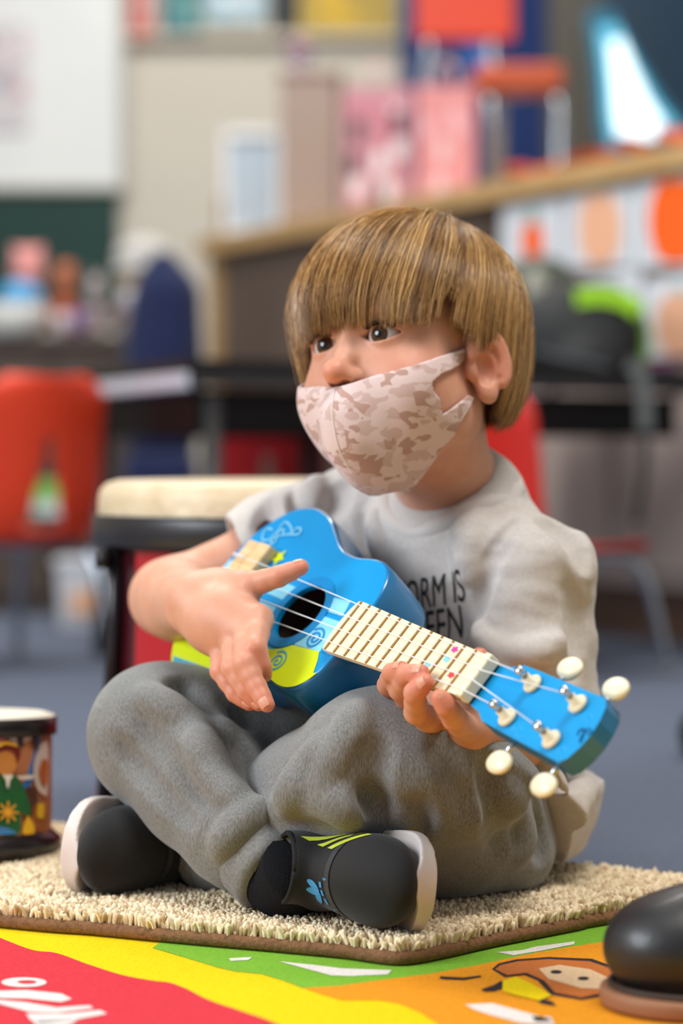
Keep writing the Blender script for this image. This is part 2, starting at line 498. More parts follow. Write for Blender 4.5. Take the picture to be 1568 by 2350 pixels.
# pumpkin sheets taped to the counter front
or1, or2, or3 = (255, 102, 22), (242, 184, 150), (248, 150, 84)
sheets = [(1150, 1292, 445, 615, or1, .32, 'white sheet with a small bright orange pumpkin'), (1298, 1452, 420, 612, or2, .46, 'white sheet with a pale peach pumpkin in the upper row'),
          (1458, 1640, 385, 612, or1, .50, 'white sheet with a big bright orange pumpkin'), (1300, 1470, 648, 800, or3, .4, 'white sheet half hidden behind the backpack'),
          (1476, 1650, 650, 820, or2, .50, 'white sheet with a peach pumpkin in the lower row')]
for x0, x1, y0, y1, c, sz, lab in sheets:
    def cp(px, py, off=.004):
        p = on_counter(px, -off); d = ray(px, py); return np.array([p[0], p[1], CH + d[2] * p[1]])
    so = empty('pumpkin_sheet', cp((x0 + x1) / 2, y1), lab, 'drawing', 'pumpkin drawings on the counter front')
    _t0, _t1 = cp(x0, y0), cp(x1, y0 - (x1 - x0) * .20)
    _t0[2] = min(_t0[2], CZ - .056); _t1[2] = min(_t1[2], CZ - .056)
    poly('paper', [_t0, _t1, cp(x1, y1), cp(x0, y1)], mat('white_paper', (222, 228, 236), rough=.8), so, thick=.001)
    cx, cy, rw, rh = (x0 + x1) / 2, (y0 + y1) / 2 + 8, (x1 - x0) * sz * .66, (y1 - y0) * .43 if sz > .35 else 46
    if sz < .35: rw = 24; cy += 15
    pts = []
    for t in np.linspace(0, 2 * math.pi, 32, endpoint=False):
        k = 1 + .05 * abs(math.cos(3 * t)); pts.append(cp(cx + rw * k * math.copysign(abs(math.cos(t)) ** .75, math.cos(t)), cy + rh * math.copysign(abs(math.sin(t)) ** .8, math.sin(t)), .006))
    poly('pumpkin', pts, mat('pumpkin_%d_%d' % c[:2], c, rough=.7), so)
    poly('stem', [cp(cx + a, max(cy - rh + b, y0 + 6), .007) for a, b in ((-14, 4), (-10, -26), (12, -26), (14, 4))], mat('stem_green', (150, 186, 176), rough=.8), so)


# ---------- things on the worktop
def place(px, back): p = on_counter(px, back); return p[0], p[1]


def pxh(Y, py): return CH + (ray(784, py)[2]) * Y


x, y = place(580, .10); k = y / F
fr = empty('photo_frame', (x, y, CZ), 'white framed pale blue picture standing at the end of the worktop', 'picture frame')
w, h = 120 * k, pxh(y, 300) - CZ
for nm, dx, dz, sx, sz in (('frame', -w / 2, h / 2, .014, h), ('frame', w / 2, h / 2, .014, h), ('frame', 0, h - .008, w, .018), ('frame', 0, .012, w, .022)):
    box(nm, (x + dx, y, CZ + dz), (sx, .02, sz), mat('white_lacquer', (232, 234, 236), rough=.4), fr, bev=.002)
box('picture', (x, y + .004, CZ + h / 2), (w - .01, .008, h - .02), mat('blue_picture', (176, 190, 204), rough=.4, noise=(18, (160, 176, 190), .3)), fr)
x, y = place(508, .05)
blk = empty('wooden_block', (x, y, CZ), 'small brown wooden block by the white frame', 'block')
box('block', (x, y, CZ + .05), (.016, .03, .10), mat('brown_wood', (150, 116, 86), rough=.6), blk, bev=.003); box('knob', (x, y - .012, CZ + .104), (.012, .012, .010), mat('brown_wood', (150, 116, 86)), blk, bev=.003)
x, y = place(716, .20); k = y / F; bw, bh = 140 * k, pxh(y, 190) - CZ
bx_ = empty('storage_box', (x, y, CZ), 'tall taupe storage box on the worktop', 'box')
box('body', (x, y, CZ + bh / 2), (bw, .24, bh), mat('box_taupe', (158, 140, 130), rough=.7), bx_, bev=.004)
box('edge_strip', (x + bw / 2 - .006, y - .122, CZ + bh / 2), (.012, .006, bh), mat('box_dark', (92, 66, 58), rough=.7), bx_)
box('lid', (x, y, CZ + bh + .004), (bw + .008, .25, .012), mat('box_lid', (140, 112, 98), rough=.6), bx_, bev=.003)
fl = empty('flower_pot', (x - .02, y, CZ + bh + .01), 'purple flowers with pale stems on top of the taupe box', 'flowers')
lathe('pot', [(.001, 0), (.018, 0), (.022, .03), (.019, .03), (.001, .026)], mat('lilac_pot', (170, 150, 170), rough=.5), (x - .03, y - .03, CZ + bh + .01), fl, 20)
for i in range(7):
    a = i * .9; tp = np.array([x - .03 + .022 * math.cos(a), y - .03 + .02 * math.sin(a), CZ + bh + .065 + .012 * (i % 3)])
    tube('stem', [(x - .03, y - .03, CZ + bh + .03), tp], .0015, mat('stem_dark', (84, 110, 70)), fl, 5)
    f_ = Field(tp - .02, tp + .02, .004); f_.ell(tp, (.014, .014, .010), .002); f_.ell(tp + np.array([0, 0, .006]), .007, .004); link('flower', f_.mesh('flower', 0), mat('violet_%d' % (i % 2), [(84, 70, 130), (196, 130, 160)][i % 2], rough=.7), fl)
x, y = place(622, .16)
lv = empty('leaf_sprig', (x, y, CZ), 'green leaf sprig peeking over the white frame', 'plant')
tube('stem', [(x, y, CZ), (x + .004, y, CZ + .24)], .003, mat('stem_dark', (84, 110, 70)), lv, 6)
for i in range(6):
    a = i * 1.05; c = np.array([x + .004, y, CZ + .225 + .008 * (i % 3)]); d = np.array([math.cos(a), math.sin(a) * .6, .35]); s_ = np.array([-math.sin(a), math.cos(a), 0]) * .010
    poly('leaf', [c, c + d * .016 + s_, c + d * .036, c + d * .016 - s_], mat('leaf_green', (96, 140, 84), rough=.6), lv, thick=.001)
for (px0, px1, py0, lab, c, blots) in ((788, 948, 205, 'pink and white patterned gift bag beside the taupe box', (206, 146, 158), True), (958, 1088, 200, 'plain pink gift bag on the worktop', (236, 156, 158), False)):
    x, y = place((px0 + px1) / 2, .14); k = y / F; w = (px1 - px0) * k; h = pxh(y, py0) - CZ
    gbag = empty('gift_bag', (x, y, CZ), lab, 'bag')
    bm = bmesh.new(); rsq = bmesh.ops.create_cube(bm, size=1)['verts']
    for v in rsq: v.co = Vector((x + v.co.x * w * (1 if v.co.z > 0 else .96), y + v.co.y * .10 * (.55 if v.co.z > 0 else 1), CZ + (v.co.z + .5) * h))
    me = bpy.data.meshes.new('bag_body'); bm.to_mesh(me); bm.free(); link('bag_body', me, mat('bag_%d' % px0, c, rough=.6), gbag, smooth=False)
    for sy in (-1, 1): tube('handle', spline([(x - w * .2, y + sy * .026, CZ + h), (x - w * .12, y + sy * .028, CZ + h + .05), (x + w * .12, y + sy * .028, CZ + h + .05), (x + w * .2, y + sy * .026, CZ + h)], 5), .003, mat('bag_cord', (230, 200, 200)), gbag, 6)
    for i in range(12 if blots else 5):
        bx0 = RND.uniform(-.42, .30); bz0 = RND.uniform(.05, .82); c2 = RND.choice([(238, 232, 236), (240, 236, 240), (84, 70, 78), (204, 120, 138)] if blots else [(250, 196, 204), (250, 214, 218)])
        yy = y - .0505 + .0225 * (bz0) * 1.0 - .004
        poly('print_patch', [(x + w * (bx0 + .11 * math.cos(t) * RND.uniform(.7, 1.2)), y - .052 + (bz0 + .10 * math.sin(t)) * .0225 - .0006 * i, CZ + h * (bz0 + .10 * math.sin(t))) for t in np.linspace(0, 6.28, 9, endpoint=False)], mat('patch_%d_%d' % c2[:2], c2, rough=.6), gbag)
# scattered orange paper leaves at the right
for i, (px, s_) in enumerate(((1190, .03), (1245, .034), (1330, .032), (1385, .032), (1455, .036), (1503, .03), (1552, .04))):
    x, y = place(px, .02 + .05 * (i % 2)); c = RND.choice([(206, 84, 40), (232, 112, 62), (176, 62, 36)])
    lf_ = empty('paper_leaf', (x, y, CZ), ['red-orange paper leaf left of the others on the worktop', 'large red-orange paper leaf beside the chair leg', 'orange paper leaf in the middle of the worktop', 'small curled orange paper leaf left of the light cone', 'orange paper leaf below the light cone', 'orange paper leaf right of the light cone', 'big orange paper leaf at the right picture edge'][i], 'paper leaf', 'paper leaves on the worktop')
    ring_ = [(x + s_ * math.cos(t) * (1 + .3 * math.cos(5 * t)), y + s_ * .6 * math.sin(t) * (1 + .3 * math.cos(5 * t)), CZ + .012 + .35 * s_ * (1 + math.sin(t + i))) for t in np.linspace(0, 6.28, 20, endpoint=False)]
    V = [(x, y, CZ + .006)] + ring_; link('blade', py_mesh('blade', V, [[0, 1 + j, 1 + (j + 1) % 20] for j in range(20)]), mat('leafp_%d' % c[0], c, rough=.7), lf_, smooth=False)
    tube('stalk', [(x, y, CZ + .004), (x + s_ * .9, y, CZ + .003)], .0025, mat('leafp_%d' % c[0], c), lf_, 5)
x, y = place(1535, .26)
bl = empty('dark_bowl', (x, y, CZ), 'dark blue bowl at the right end of the worktop', 'bowl')
lathe('bowl', [(.001, 0), (.04, 0), (.065, .03), (.075, .07), (.068, .07), (.05, .02), (.001, .012)], mat('dark_glaze', (46, 52, 72), rough=.3), (x + .03, y, CZ), bl)
lathe('foot', [(.03, -.0), (.034, .004), (.03, .008)], mat('dark_glaze', (46, 52, 72)), (x + .03, y, CZ), bl)

# ================================================================== chairs
chrome_b = mat('chrome_tube', (190, 196, 206), rough=.22, metal=1)


def shell_mesh():
    prof = spline([(-.165, .245), (-.15, .262), (-.05, .258), (.06, .250), (.115, .256), (.148, .285), (.162, .34), (.172, .43), (.184, .53), (.190, .580)], 8)
    nv = len(prof); nu = 28; V = []; keep = []
    for i, (yy, zz) in enumerate(prof):
        t = i / (nv - 1)
        hw = .140 if t < .35 else .140 - .016 * math.sin((t - .35) / .3 * math.pi) if t < .65 else .140
        if t > .86: hw *= math.sqrt(max(.02, 1 - ((t - .86) / .145) ** 2)) * .55 + .45
        if t < .08: hw *= .93
        for j in range(nu + 1):
            u = j / nu * 2 - 1
            back = t > .5
            dy = (-.030 * u * u if back else 0); dz = (0 if back else .012 * u * u)
            V.append((u * hw, yy + dy, zz + dz))
    Fc = []
    for i in range(nv - 1):
        for j in range(nu):
            t = (i + .5) / (nv - 1); u = (j + .5) / nu * 2 - 1
            if .54 < t < .80 and abs(u) < .36 * (1 - (t - .54) / .30): continue
            a = i * (nu + 1) + j; Fc.append([a, a + 1, a + nu + 2, a + nu + 1])
    return py_mesh('shell', V, Fc)


SHELL = shell_mesh()


def school_chair(label, col, loc, rz, s=.88, key='c'):
    M = Matrix.Translation(Vector(loc)) @ Matrix.Rotation(rz, 4, 'Z') @ Matrix.Scale(s, 4)
    r = empty('school_chair', label=label, cat='chair', mtx=M)
    sh = link('shell', SHELL.copy(), mat('plastic_' + key, col, rough=.42, spec=.45), r, False)
    m1 = sh.modifiers.new('solid', 'SOLIDIFY'); m1.thickness = .008; m2 = sh.modifiers.new('sub', 'SUBSURF'); m2.levels = m2.render_levels = 1
    for sx in (-1, 1):
        tube('leg_frame', spline([(sx * .155, -.20, .01), (sx * .138, -.155, .19), (sx * .122, -.11, .238), (sx * .115, .0, .243), (sx * .12, .09, .238), (sx * .138, .14, .19), (sx * .155, .19, .01)], 6), .0105, chrome_b, r, 10, world=False)
        for yy in (-.20, .19): lathe('foot', [(.001, 0), (.014, 0), (.015, .012), (.012, .022), (.001, .023)], mat('foot_cap', (120, 122, 126), rough=.4), (sx * .155, yy, 0), r, 12, world=False)
    tube('crossbar', [(-.118, .06, .24), (.118, .06, .24)], .008, chrome_b, r, 8, world=False)
    return r


school_chair('orange plastic school chair by the drum with chrome legs', (232, 66, 34), (P(5, 1200, 3.95)[0], 3.96, 0), math.radians(219), .81, 'orange')
school_chair('dark red plastic school chair tucked behind the black table', (176, 14, 26), (P(640, 1100, 4.55)[0], 4.55, 0), math.radians(172), .76, 'red')
school_chair("red plastic school chair behind the child's left shoulder", (206, 34, 20), (P(1255, 1100, 3.80)[0], 3.80, 0), math.radians(128), .76, 'red2')
# small chair standing on the worktop: separate back pad and seat on chrome uprights
x, y = place(1165, .36); k = y / F
mc = empty('small_chair', (x, y, CZ), 'small orange chair with chrome legs standing on the worktop', 'chair')
orp = mat('orange_pad', (232, 82, 56), rough=.5)


def zc(py): return pxh(y, py)


def xc(px): return P(px, 0, y)[0]


box('backrest', ((xc(955) + xc(1182)) / 2, y, (zc(-60) + zc(92)) / 2), (xc(1182) - xc(955), .02, zc(-60) - zc(92)), orp, mc, bev=.009)
box('seat', ((xc(1085) + xc(1282)) / 2, y - .06, (zc(168) + zc(222)) / 2), (xc(1282) - xc(1085), .16, zc(168) - zc(222)), mat('orange_pad2', (204, 96, 62), rough=.5), mc, bev=.012)
for a, b in ((985, 975), (1128, 1148)): tube('upright', [(xc(a), y + .012, zc(20)), (xc(a), y + .014, zc(120)), (xc(b), y + .012, zc(205)), (xc(b), y + .012, CZ)], .0125, chrome_b, mc, 10)
for a, b in ((1122, 1118), (1262, 1272)): tube('leg', spline([(xc(a), y - .02, zc(225)), (xc(a) , y - .09, zc(232)), (xc(b), y - .125, zc(262)), (xc(b), y - .13, CZ)], 6), .0125, chrome_b, mc, 10)
tube('crossbar', [(xc(978), y + .012, zc(205)), (xc(1262), y - .02, zc(225))], .008, chrome_b, mc, 8)

# ================================================================== black table
TA, TB, TC = P(432, 856, 3.6), P(1600, 893, 4.10), P(186, 884, 4.15)
tz = TA[2]; tb = empty('table', (TA[0], TA[1], 0), 'long low black table behind the child', 'table')
A2, B2, C2 = TA[:2], TB[:2], TC[:2]; D2 = B2 + (C2 - A2)
blk_m = mat('black_laminate', (16, 14, 16), rough=.45, spec=.3, noise=(50, (22, 19, 22), .2))
poly('tabletop', [(*A2, tz), (*B2, tz), (*D2, tz), (*C2, tz)], blk_m, tb, thick=.022)


def wallseg(nm, p, q, z0, z1, m, t=.012, inset=0.0):
    d = (q - p) / np.linalg.norm(q - p); n_ = np.array([-d[1], d[0]]); c = (p + q) / 2 + n_ * inset
    return box(nm, (c[0], c[1], (z0 + z1) / 2), (float(np.linalg.norm(q - p)), t, z1 - z0), m, tb, rz=math.atan2(d[1], d[0]), bev=.002)


edge_m = mat('silver_edge', (226, 232, 244), rough=.2, spec=.6)
wallseg('edge_trim', A2, C2, tz - .022, tz, edge_m, .008); wallseg('edge_trim', A2, B2, tz - .018, tz, mat('dark_edge', (46, 44, 48), rough=.4), .008)
u1, u2 = (B2 - A2) / np.linalg.norm(B2 - A2), (C2 - A2) / np.linalg.norm(C2 - A2)
i0, i1, i2, i3 = A2 + (u1 + u2) * .03, B2 + (-u1 + u2) * .03, D2 - (u1 + u2) * .03, C2 + (u1 - u2) * .03
for p, q in ((i0, i1), (i0, i3), (i3, i2)): wallseg('apron', p, q, tz - .092, tz - .023, mat('black_apron', (12, 10, 12), rough=.6, spec=.2))
for p in (i0 + u1 * .02, i3, i1 - u1 * .5, i2 - u1 * .5): tube('leg', [(p[0], p[1], tz - .03), (p[0], p[1], 0)], .016, mat('dark_leg', (64, 62, 62), rough=.4), tb, 12)

# ================================================================== backpack on the table
def on_table(px, back):
    k = (px - 784) / F; o = A2 + u2 * back; t = (k * o[1] - o[0]) / (u1[0] - k * u1[1]); return o + u1 * t


bx2 = on_table(1335, .22); by = bx2[1]; kz = by / F
bp_ = empty('backpack', (bx2[0], by, tz), 'black backpack with lime green handle on the table', 'backpack')
def bpp(px, py, dy=0): p = P(px, py, by + dy); return p
bk = Field((bx2[0] - .16, by - .12, tz - .01), (bx2[0] + .16, by + .12, tz + .24), .005)
c0 = bpp(1330, 770)
bk.ell((bpp(1300, 760)[0], by, tz + .085), (.098, .075, .095), .02); bk.ell((bpp(1390, 760)[0], by, tz + .085), (.075, .07, .092), .04); bk.ell((bpp(1345, 810)[0], by - .05, tz + .045), (.07, .045, .05), .012)
bk.stroke([(1240, 760), (1330, 790), (1440, 800)], .006, 0, .01, True) if False else None
bk.cutplane((0, 0, tz + .001), (0, 0, -1))
link('bag_body', bk.mesh('bag_body', 2), mat('black_nylon', (40, 42, 44), rough=.6, noise=(60, (30, 31, 33), .3), bump=(80, .5, .01)), bp_)
lim = mat('lime_webbing', (166, 226, 40), rough=.6)
def strap(nm, pxs, w, m, dy, parent, n=6):
    pts = spline([(a, b) for a, b in pxs], n); V = []; Fc = []
    for i, p in enumerate(pts):
        T = np.gradient(pts, axis=0)[i]; T /= np.linalg.norm(T); N = np.array([-T[1], T[0]]) * w / 2
        for q, d2 in ((p + N, 0), (p - N, 0), (p - N, .006), (p + N, .006)): V.append(P(q[0], q[1], dy + d2))
    for i in range(len(pts) - 1):
        for j in range(4): Fc.append([4 * i + j, 4 * i + (j + 1) % 4, 4 * i + 4 + (j + 1) % 4, 4 * i + 4 + j])
    return link(nm, py_mesh(nm, V, Fc), m, parent, smooth=False)
strap('top_handle', [(1322, 684), (1380, 678), (1440, 692), (1468, 716)], 38, lim, by - .075, bp_)
strap('side_strap', [(1474, 724), (1484, 770), (1480, 830)], 16, mat('lime_dark', (96, 140, 36), rough=.6), by - .06, bp_)
strap('hanging_strap', [(1440, 835), (1466, 850), (1478, 900), (1482, 990)], 34, mat('grey_webbing', (96, 100, 100), rough=.7), by - .26, bp_)
strap('hanging_strap', [(1482, 985), (1480, 1080), (1462, 1200)], 20, mat('dark_webbing', (44, 46, 46), rough=.7), by - .26, bp_)
strap('zip', [(1225, 800), (1300, 820), (1400, 840)], 10, mat('zip_grey', (90, 92, 96), rough=.5), by - .10, bp_)
o2 = on_table(1235, .42); ob_ = empty('rucksack', (o2[0], o2[1], tz), 'olive grey rucksack behind the black backpack', 'backpack')
f2 = Field((o2[0] - .16, o2[1] - .12, tz - .01), (o2[0] + .16, o2[1] + .12, tz + .28), .005)
f2.ell((o2[0], o2[1], tz + .12), (.10, .07, .125), .02); f2.ell((o2[0] + .05, o2[1], tz + .08), (.07, .06, .09), .03); f2.cutplane((0, 0, tz + .001), (0, 0, -1))
link('bag_body', f2.mesh('bag_body', 2), mat('olive_nylon', (74, 82, 74), rough=.7, bump=(60, .5, .01)), ob_)
lathe('buckle', [(.001, 0), (.024, 0), (.026, .006), (.018, .010), (.001, .010)], mat('pale_buckle', (164, 164, 150), rough=.4), (0, 0, 0), ob_, 20)
bkl = ob_.children[-1]; bkl.matrix_parent_inverse = Matrix(); bkl.matrix_basis = Matrix.Translation(Vector(P(1232, 668, o2[1] - .09)) - Vector((o2[0], o2[1], tz))) @ Matrix.Rotation(math.pi / 2, 4, 'X') @ Matrix.Diagonal((.8, 1.6, 1, 1))
pp = on_table(1505, .14); pu = empty('purple_pouch', (*pp, tz), 'purple pouch beside the black backpack', 'pouch')
f3 = Field((pp[0] - .06, pp[1] - .05, tz - .005), (pp[0] + .06, pp[1] + .05, tz + .07), .004); f3.ell((*pp, tz + .016), (.045, .03, .03), .01); f3.cutplane((0, 0, tz + .001), (0, 0, -1))
link('pouch_body', f3.mesh('pouch_body', 1), mat('purple_cloth', (112, 52, 96), rough=.8), pu); tube('zip', [(pp[0] - .03, pp[1] - .028, tz + .03), (pp[0] + .03, pp[1] - .028, tz + .03)], .003, mat('zip_grey', (90, 92, 96)), pu, 6)

# ================================================================== toy cabinet on the left
YC = 5.3; zt = pxh(YC, 772)
tcab = empty('cabinet', (P(100, 900, YC)[0], YC, 0), 'low brown toy cabinet in front of the chalkboard', 'cabinet')
xa, xb = P(-260, 900, YC)[0], P(312, 900, YC)[0]
brown = mat('brown_laminate', (72, 58, 50), rough=.6, noise=(12, (62, 49, 42), .3))
box('body', ((xa + xb) / 2, YC + .2, zt / 2 - .01), (xb - xa, .4, zt - .02), brown, tcab, bev=.004)
box('top', ((xa + xb) / 2, YC + .19, zt - .01), (xb - xa + .02, .42, .02), mat('brown_top', (84, 68, 58), rough=.5), tcab, bev=.003)
for i in range(3): box('door', (xa + (xb - xa) * (i + .5) / 3, YC - .006, zt / 2), ((xb - xa) / 3 - .012, .012, zt - .08), mat('brown_door', (76, 61, 53), rough=.55), tcab, bev=.002)
box('label_card', (P(112, 1140, YC)[0], YC - .015, pxh(YC, 1140)), (.075, .004, .075), mat('lime_card', (130, 186, 90), rough=.7), tcab); box('label_card', (P(112, 1166, YC)[0], YC - .018, pxh(YC, 1166)), (.06, .003, .03), mat('white_card', (214, 220, 220), rough=.7), tcab)


def plush(name, label, cat, px, py_top, w_px, h_px, col, col2, ears, dy=0):
    Yp = YC + .10 + dy; k = Yp / F; cx = P(px, 0, Yp)[0]; hw = w_px * k / 2; hh = h_px * k; zb = zt
    r = empty(name, (cx, Yp, zb), label, cat)
    f_ = Field((cx - hw * 2, Yp - hw * 2, zb - .01), (cx + hw * 2, Yp + hw * 2, zb + hh * 1.5), .006)
    f_.ell((cx, Yp, zb + hh * .28), (hw * .85, hw * .7, hh * .30), .01)
    for sx in (-1, 1):
        f_.cap((cx + sx * hw * .5, Yp - hw * .3, zb + hh * .42), (cx + sx * hw * .95, Yp - hw * .6, zb + hh * .25), hw * .24, hw * .22, .01)
        f_.cap((cx + sx * hw * .35, Yp - hw * .2, zb + hh * .15), (cx + sx * hw * .55, Yp - hw * .95, zb + hh * .10), hw * .28, hw * .26, .01)
    f_.cutplane((0, 0, zb + .001), (0, 0, -1)); link('toy_body', f_.mesh('toy_body', 1), mat('plush_%d_%d_%d' % col, col, rough=.95, sheen=.3), r)
    g = Field((cx - hw * 2, Yp - hw * 2, zb + hh * .3), (cx + hw * 2, Yp + hw * 2, zb + hh * 1.4), .006)
    g.ell((cx, Yp - hw * .1, zb + hh * .74), (hw * .72, hw * .66, hh * .26), .01); g.ell((cx, Yp - hw * .7, zb + hh * .70), (hw * .3, hw * .2, hh * .10), .012)
    for sx in (-1, 1):
        if ears == 'round': g.ell((cx + sx * hw * .55, Yp, zb + hh * .96), (hw * .24, hw * .12, hw * .24), .008)
        elif ears == 'long': g.cap((cx + sx * hw * .28, Yp, zb + hh * .9), (cx + sx * hw * .45, Yp, zb + hh * 1.15), hw * .16, hw * .14, .008)
    link('toy_head', g.mesh('toy_head', 1), mat('plush_%d_%d_%d' % col2, col2, rough=.95, sheen=.3), r)
    for sx in (-1, 1): lathe('toy_eye', [(.001, .006), (.004, .005), (.006, 0)], mat('bead', (20, 18, 18), rough=.2), (cx + sx * hw * .28, Yp - hw * .72, zb + hh * .80), r, 10)
    return r


plush('plush_bear', 'pink plush bear at the back of the toy cabinet', 'plush toy', 62, 550, 104, 216, (212, 110, 100), (226, 150, 146), 'round', .10)
plush('plush_fox', 'rust orange plush animal on the toy cabinet', 'plush toy', 148, 590, 70, 176, (178, 84, 40), (182, 100, 62), 'round')
plush('plush_rabbit', 'small mauve plush rabbit beside the doll', 'plush toy', 218, 610, 50, 140, (168, 150, 150), (182, 168, 168), 'long', -.02)
Yd = YC + .06
dl = plush('cloth_doll', 'cloth doll with pale bonnet and yellow face', 'doll', 318, 560, 120, 205, (150, 130, 122), (216, 188, 128), '', .02)
bx3 = P(330, 590, Yd + .05); f_ = Field(np.array(bx3) - .10, np.array(bx3) + .10, .006); f_.ell(bx3, (.066, .06, .046), .01); f_.ell(bx3 + np.array([.0, -.01, -.03]), (.074, .065, .014), .012); link('bonnet', f_.mesh('bonnet', 1), mat('bonnet_grey', (190, 188, 184), rough=.9), dl)
f_ = Field(P(300, 690, Yd - .08) - .05, P(300, 690, Yd - .08) + .05, .005); f_.ell(P(300, 690, Yd - .08), (.026, .022, .028), .01); link('paw', f_.mesh('paw', 1), mat('paw_grey', (186, 182, 190), rough=.9), dl)


def blob(name, label, cat, px, py, Y, rx, ry, rz_, col, zb):
    x = P(px, py, Y)[0]; r = empty(name, (x, Y, zb), label, cat); return r, x


for nm, lab, cat, px, w, h, c, dy in (('toy_bowl', 'white bowl at the front of the toy cabinet', 'bowl', 30, 160, 70, (226, 226, 220), -.12), ('toy_cup', 'small white cup among the toys', 'cup', 142, 40, 52, (206, 196, 200), -.13), ('toy_jar', 'purple jar among the toys', 'jar', 180, 34, 60, (120, 96, 150), -.12)):
    Yq = YC + .14 + dy; x = P(px, 0, Yq)[0]; k = Yq / F; rr2, hh = w * k / 2, h * k
    r = empty(nm, (x, Yq, zt), lab, cat)
    lathe('vessel', [(.001, 0), (rr2 * .7, 0), (rr2 * .92, hh * .5), (rr2, hh), (rr2 * .92, hh), (rr2 * .8, hh * .4), (.001, hh * .12)], mat('vessel_%d' % px, c, rough=.4), (x, Yq, zt), r, 32)
    lathe('rim', [(rr2 * .9, hh), (rr2 * 1.02, hh * 1.01), (rr2 * 1.0, hh * 1.06), (rr2 * .9, hh * 1.05)], mat('vessel_%d' % px, c), (x, Yq, zt), r, 32)
Yq = YC + .03; x = P(44, 0, Yq)[0]
bb_ = empty('blue_cloth_ball', (x, Yq, zt + .065), 'sky blue cloth ball lying in the white bowl', 'ball')
f_ = Field((x - .08, Yq - .07, zt + .03), (x + .08, Yq + .07, zt + .15), .005); f_.ell((x, Yq, zt + .088), (.048, .045, .036), .01); link('ball_body', f_.mesh('ball_body', 1), mat('sky_cloth', (70, 160, 214), rough=.9), bb_)
tube('ball_seam', [(x + .0485 * math.cos(t), Yq + .0455 * math.sin(t), zt + .088) for t in np.linspace(0, 6.28, 30)], .0015, mat('seam_white', (200, 214, 224)), bb_, 5)
# navy upholstered chair
Yn = 5.0; xn = P(372, 800, Yn)[0]
nv = empty('armchair', (xn, Yn, 0), 'navy blue upholstered chair between cabinet and counter', 'chair')
navy = mat('navy_cloth', (20, 34, 78), rough=.9, sheen=.2, noise=(30, (16, 28, 66), .2))
f_ = Field((xn - .12, Yn - .05, .28), (xn + .12, Yn + .12, .80), .006); f_.cap((xn - .01, Yn + .03, .40), (xn + .012, Yn + .04, .67), .068, .066, .02); f_.ell((xn + .0, Yn + .03, .52), (.084, .055, .25), .02); link('backrest', f_.mesh('backrest', 2), navy, nv)
box('seat', (xn, Yn - .02, .30), (.145, .16, .10), navy, nv, bev=.02); box('base', (xn, Yn - .01, .14), (.125, .15, .26), mat('navy_skirt', (24, 40, 92), rough=.9), nv, bev=.01)
for sx in (-1, 1):
    for sy in (-1, 1): lathe('foot', [(.001, 0), (.012, 0), (.014, .02), (.001, .02)], mat('foot_cap', (120, 122, 126)), (xn + sx * .045, Yn - .01 + sy * .055, 0), nv, 10)
# pale storage bin on the floor
Yp = 4.9; x = P(195, 1300, Yp)[0]; k = Yp / F
sb = empty('storage_bin', (x, Yp, 0), 'pale storage bin with an orange label on the carpet', 'bin')
bm = bmesh.new(); q_ = bmesh.ops.create_cube(bm, size=1)['verts']
for v in q_: v.co = Vector((x + v.co.x * .10 * (1 if v.co.z > 0 else .88), Yp + v.co.y * .14 * (1 if v.co.z > 0 else .88), (v.co.z + .5) * .125))
me = bpy.data.meshes.new('bin_body'); bm.to_mesh(me); bm.free(); link('bin_body', me, mat('pale_bin', (200, 202, 208), rough=.5), sb, smooth=False)
box('lid', (x, Yp, .130), (.112, .152, .014), mat('bin_lid', (212, 214, 218), rough=.4), sb, bev=.003); box('label_card', (x + .005, Yp - .069, .05), (.055, .003, .05), mat('peach_card', (226, 176, 140), rough=.7), sb)
# ================================================================== shaggy mat the child sits on
PILE = .024
_fr = [PZ(px, py, .004)[:2] for px, py in ((0, 2133), (200, 2150), (400, 2170), (600, 2188), (784, 2205), (850, 2214), (905, 2221), (950, 2219), (1024, 2205), (1134, 2180), (1234, 2160), (1334, 2140), (1389, 2128))]
_cn = np.array([.0, 1.8]); _fr = [p + (_cn - p) / np.linalg.norm(_cn - p) * .0045 for p in _fr]
mat_px = [(-.52, 1.855)] + [tuple(p) for p in _fr] + [(.29, 1.80), (.25, 1.845), (.16, 1.905), (.0, 1.985), (-.20, 2.085), (-.36, 2.16)]
mat_px = spline(np.array(mat_px + mat_px[:1]), 4)[:-1]
rug = empty('shag_mat', (0, 1.8, .006), 'shaggy beige mat with brown bound edge under the child', 'mat')
poly('backing', [(p[0], p[1], .0075) for p in mat_px], mat('jute_backing', (150, 122, 92), rough=.95), rug, thick=.002)
bind = np.vstack([mat_px, mat_px[:2]])
tube('binding', [(p[0], p[1], .0095) for p in bind], .0048, mat('brown_binding', (140, 98, 62), rough=.8, noise=(300, (104, 70, 42), .3), bump=(500, .5, .002)), rug, seg=10)


def in_poly(x, y, pts):
    ins = np.zeros(len(x), bool); n = len(pts)
    for i in range(n):
        a, b = pts[i], pts[(i + 1) % n]
        c = ((a[1] > y) != (b[1] > y)) & (x < (b[0] - a[0]) * (y - a[1]) / (b[1] - a[1] + 1e-12) + a[0]); ins ^= c
    return ins


rr_ = np.random.RandomState(11)
NT = 40000
tx_ = rr_.uniform(-.40, .30, NT * 2); ty_ = rr_.uniform(1.54, 2.10, NT * 2); k_ = in_poly(tx_, ty_, mat_px) & (np.abs(tx_) < .02 + ty_ * .145); tx_, ty_ = tx_[k_][:NT], ty_[k_][:NT]
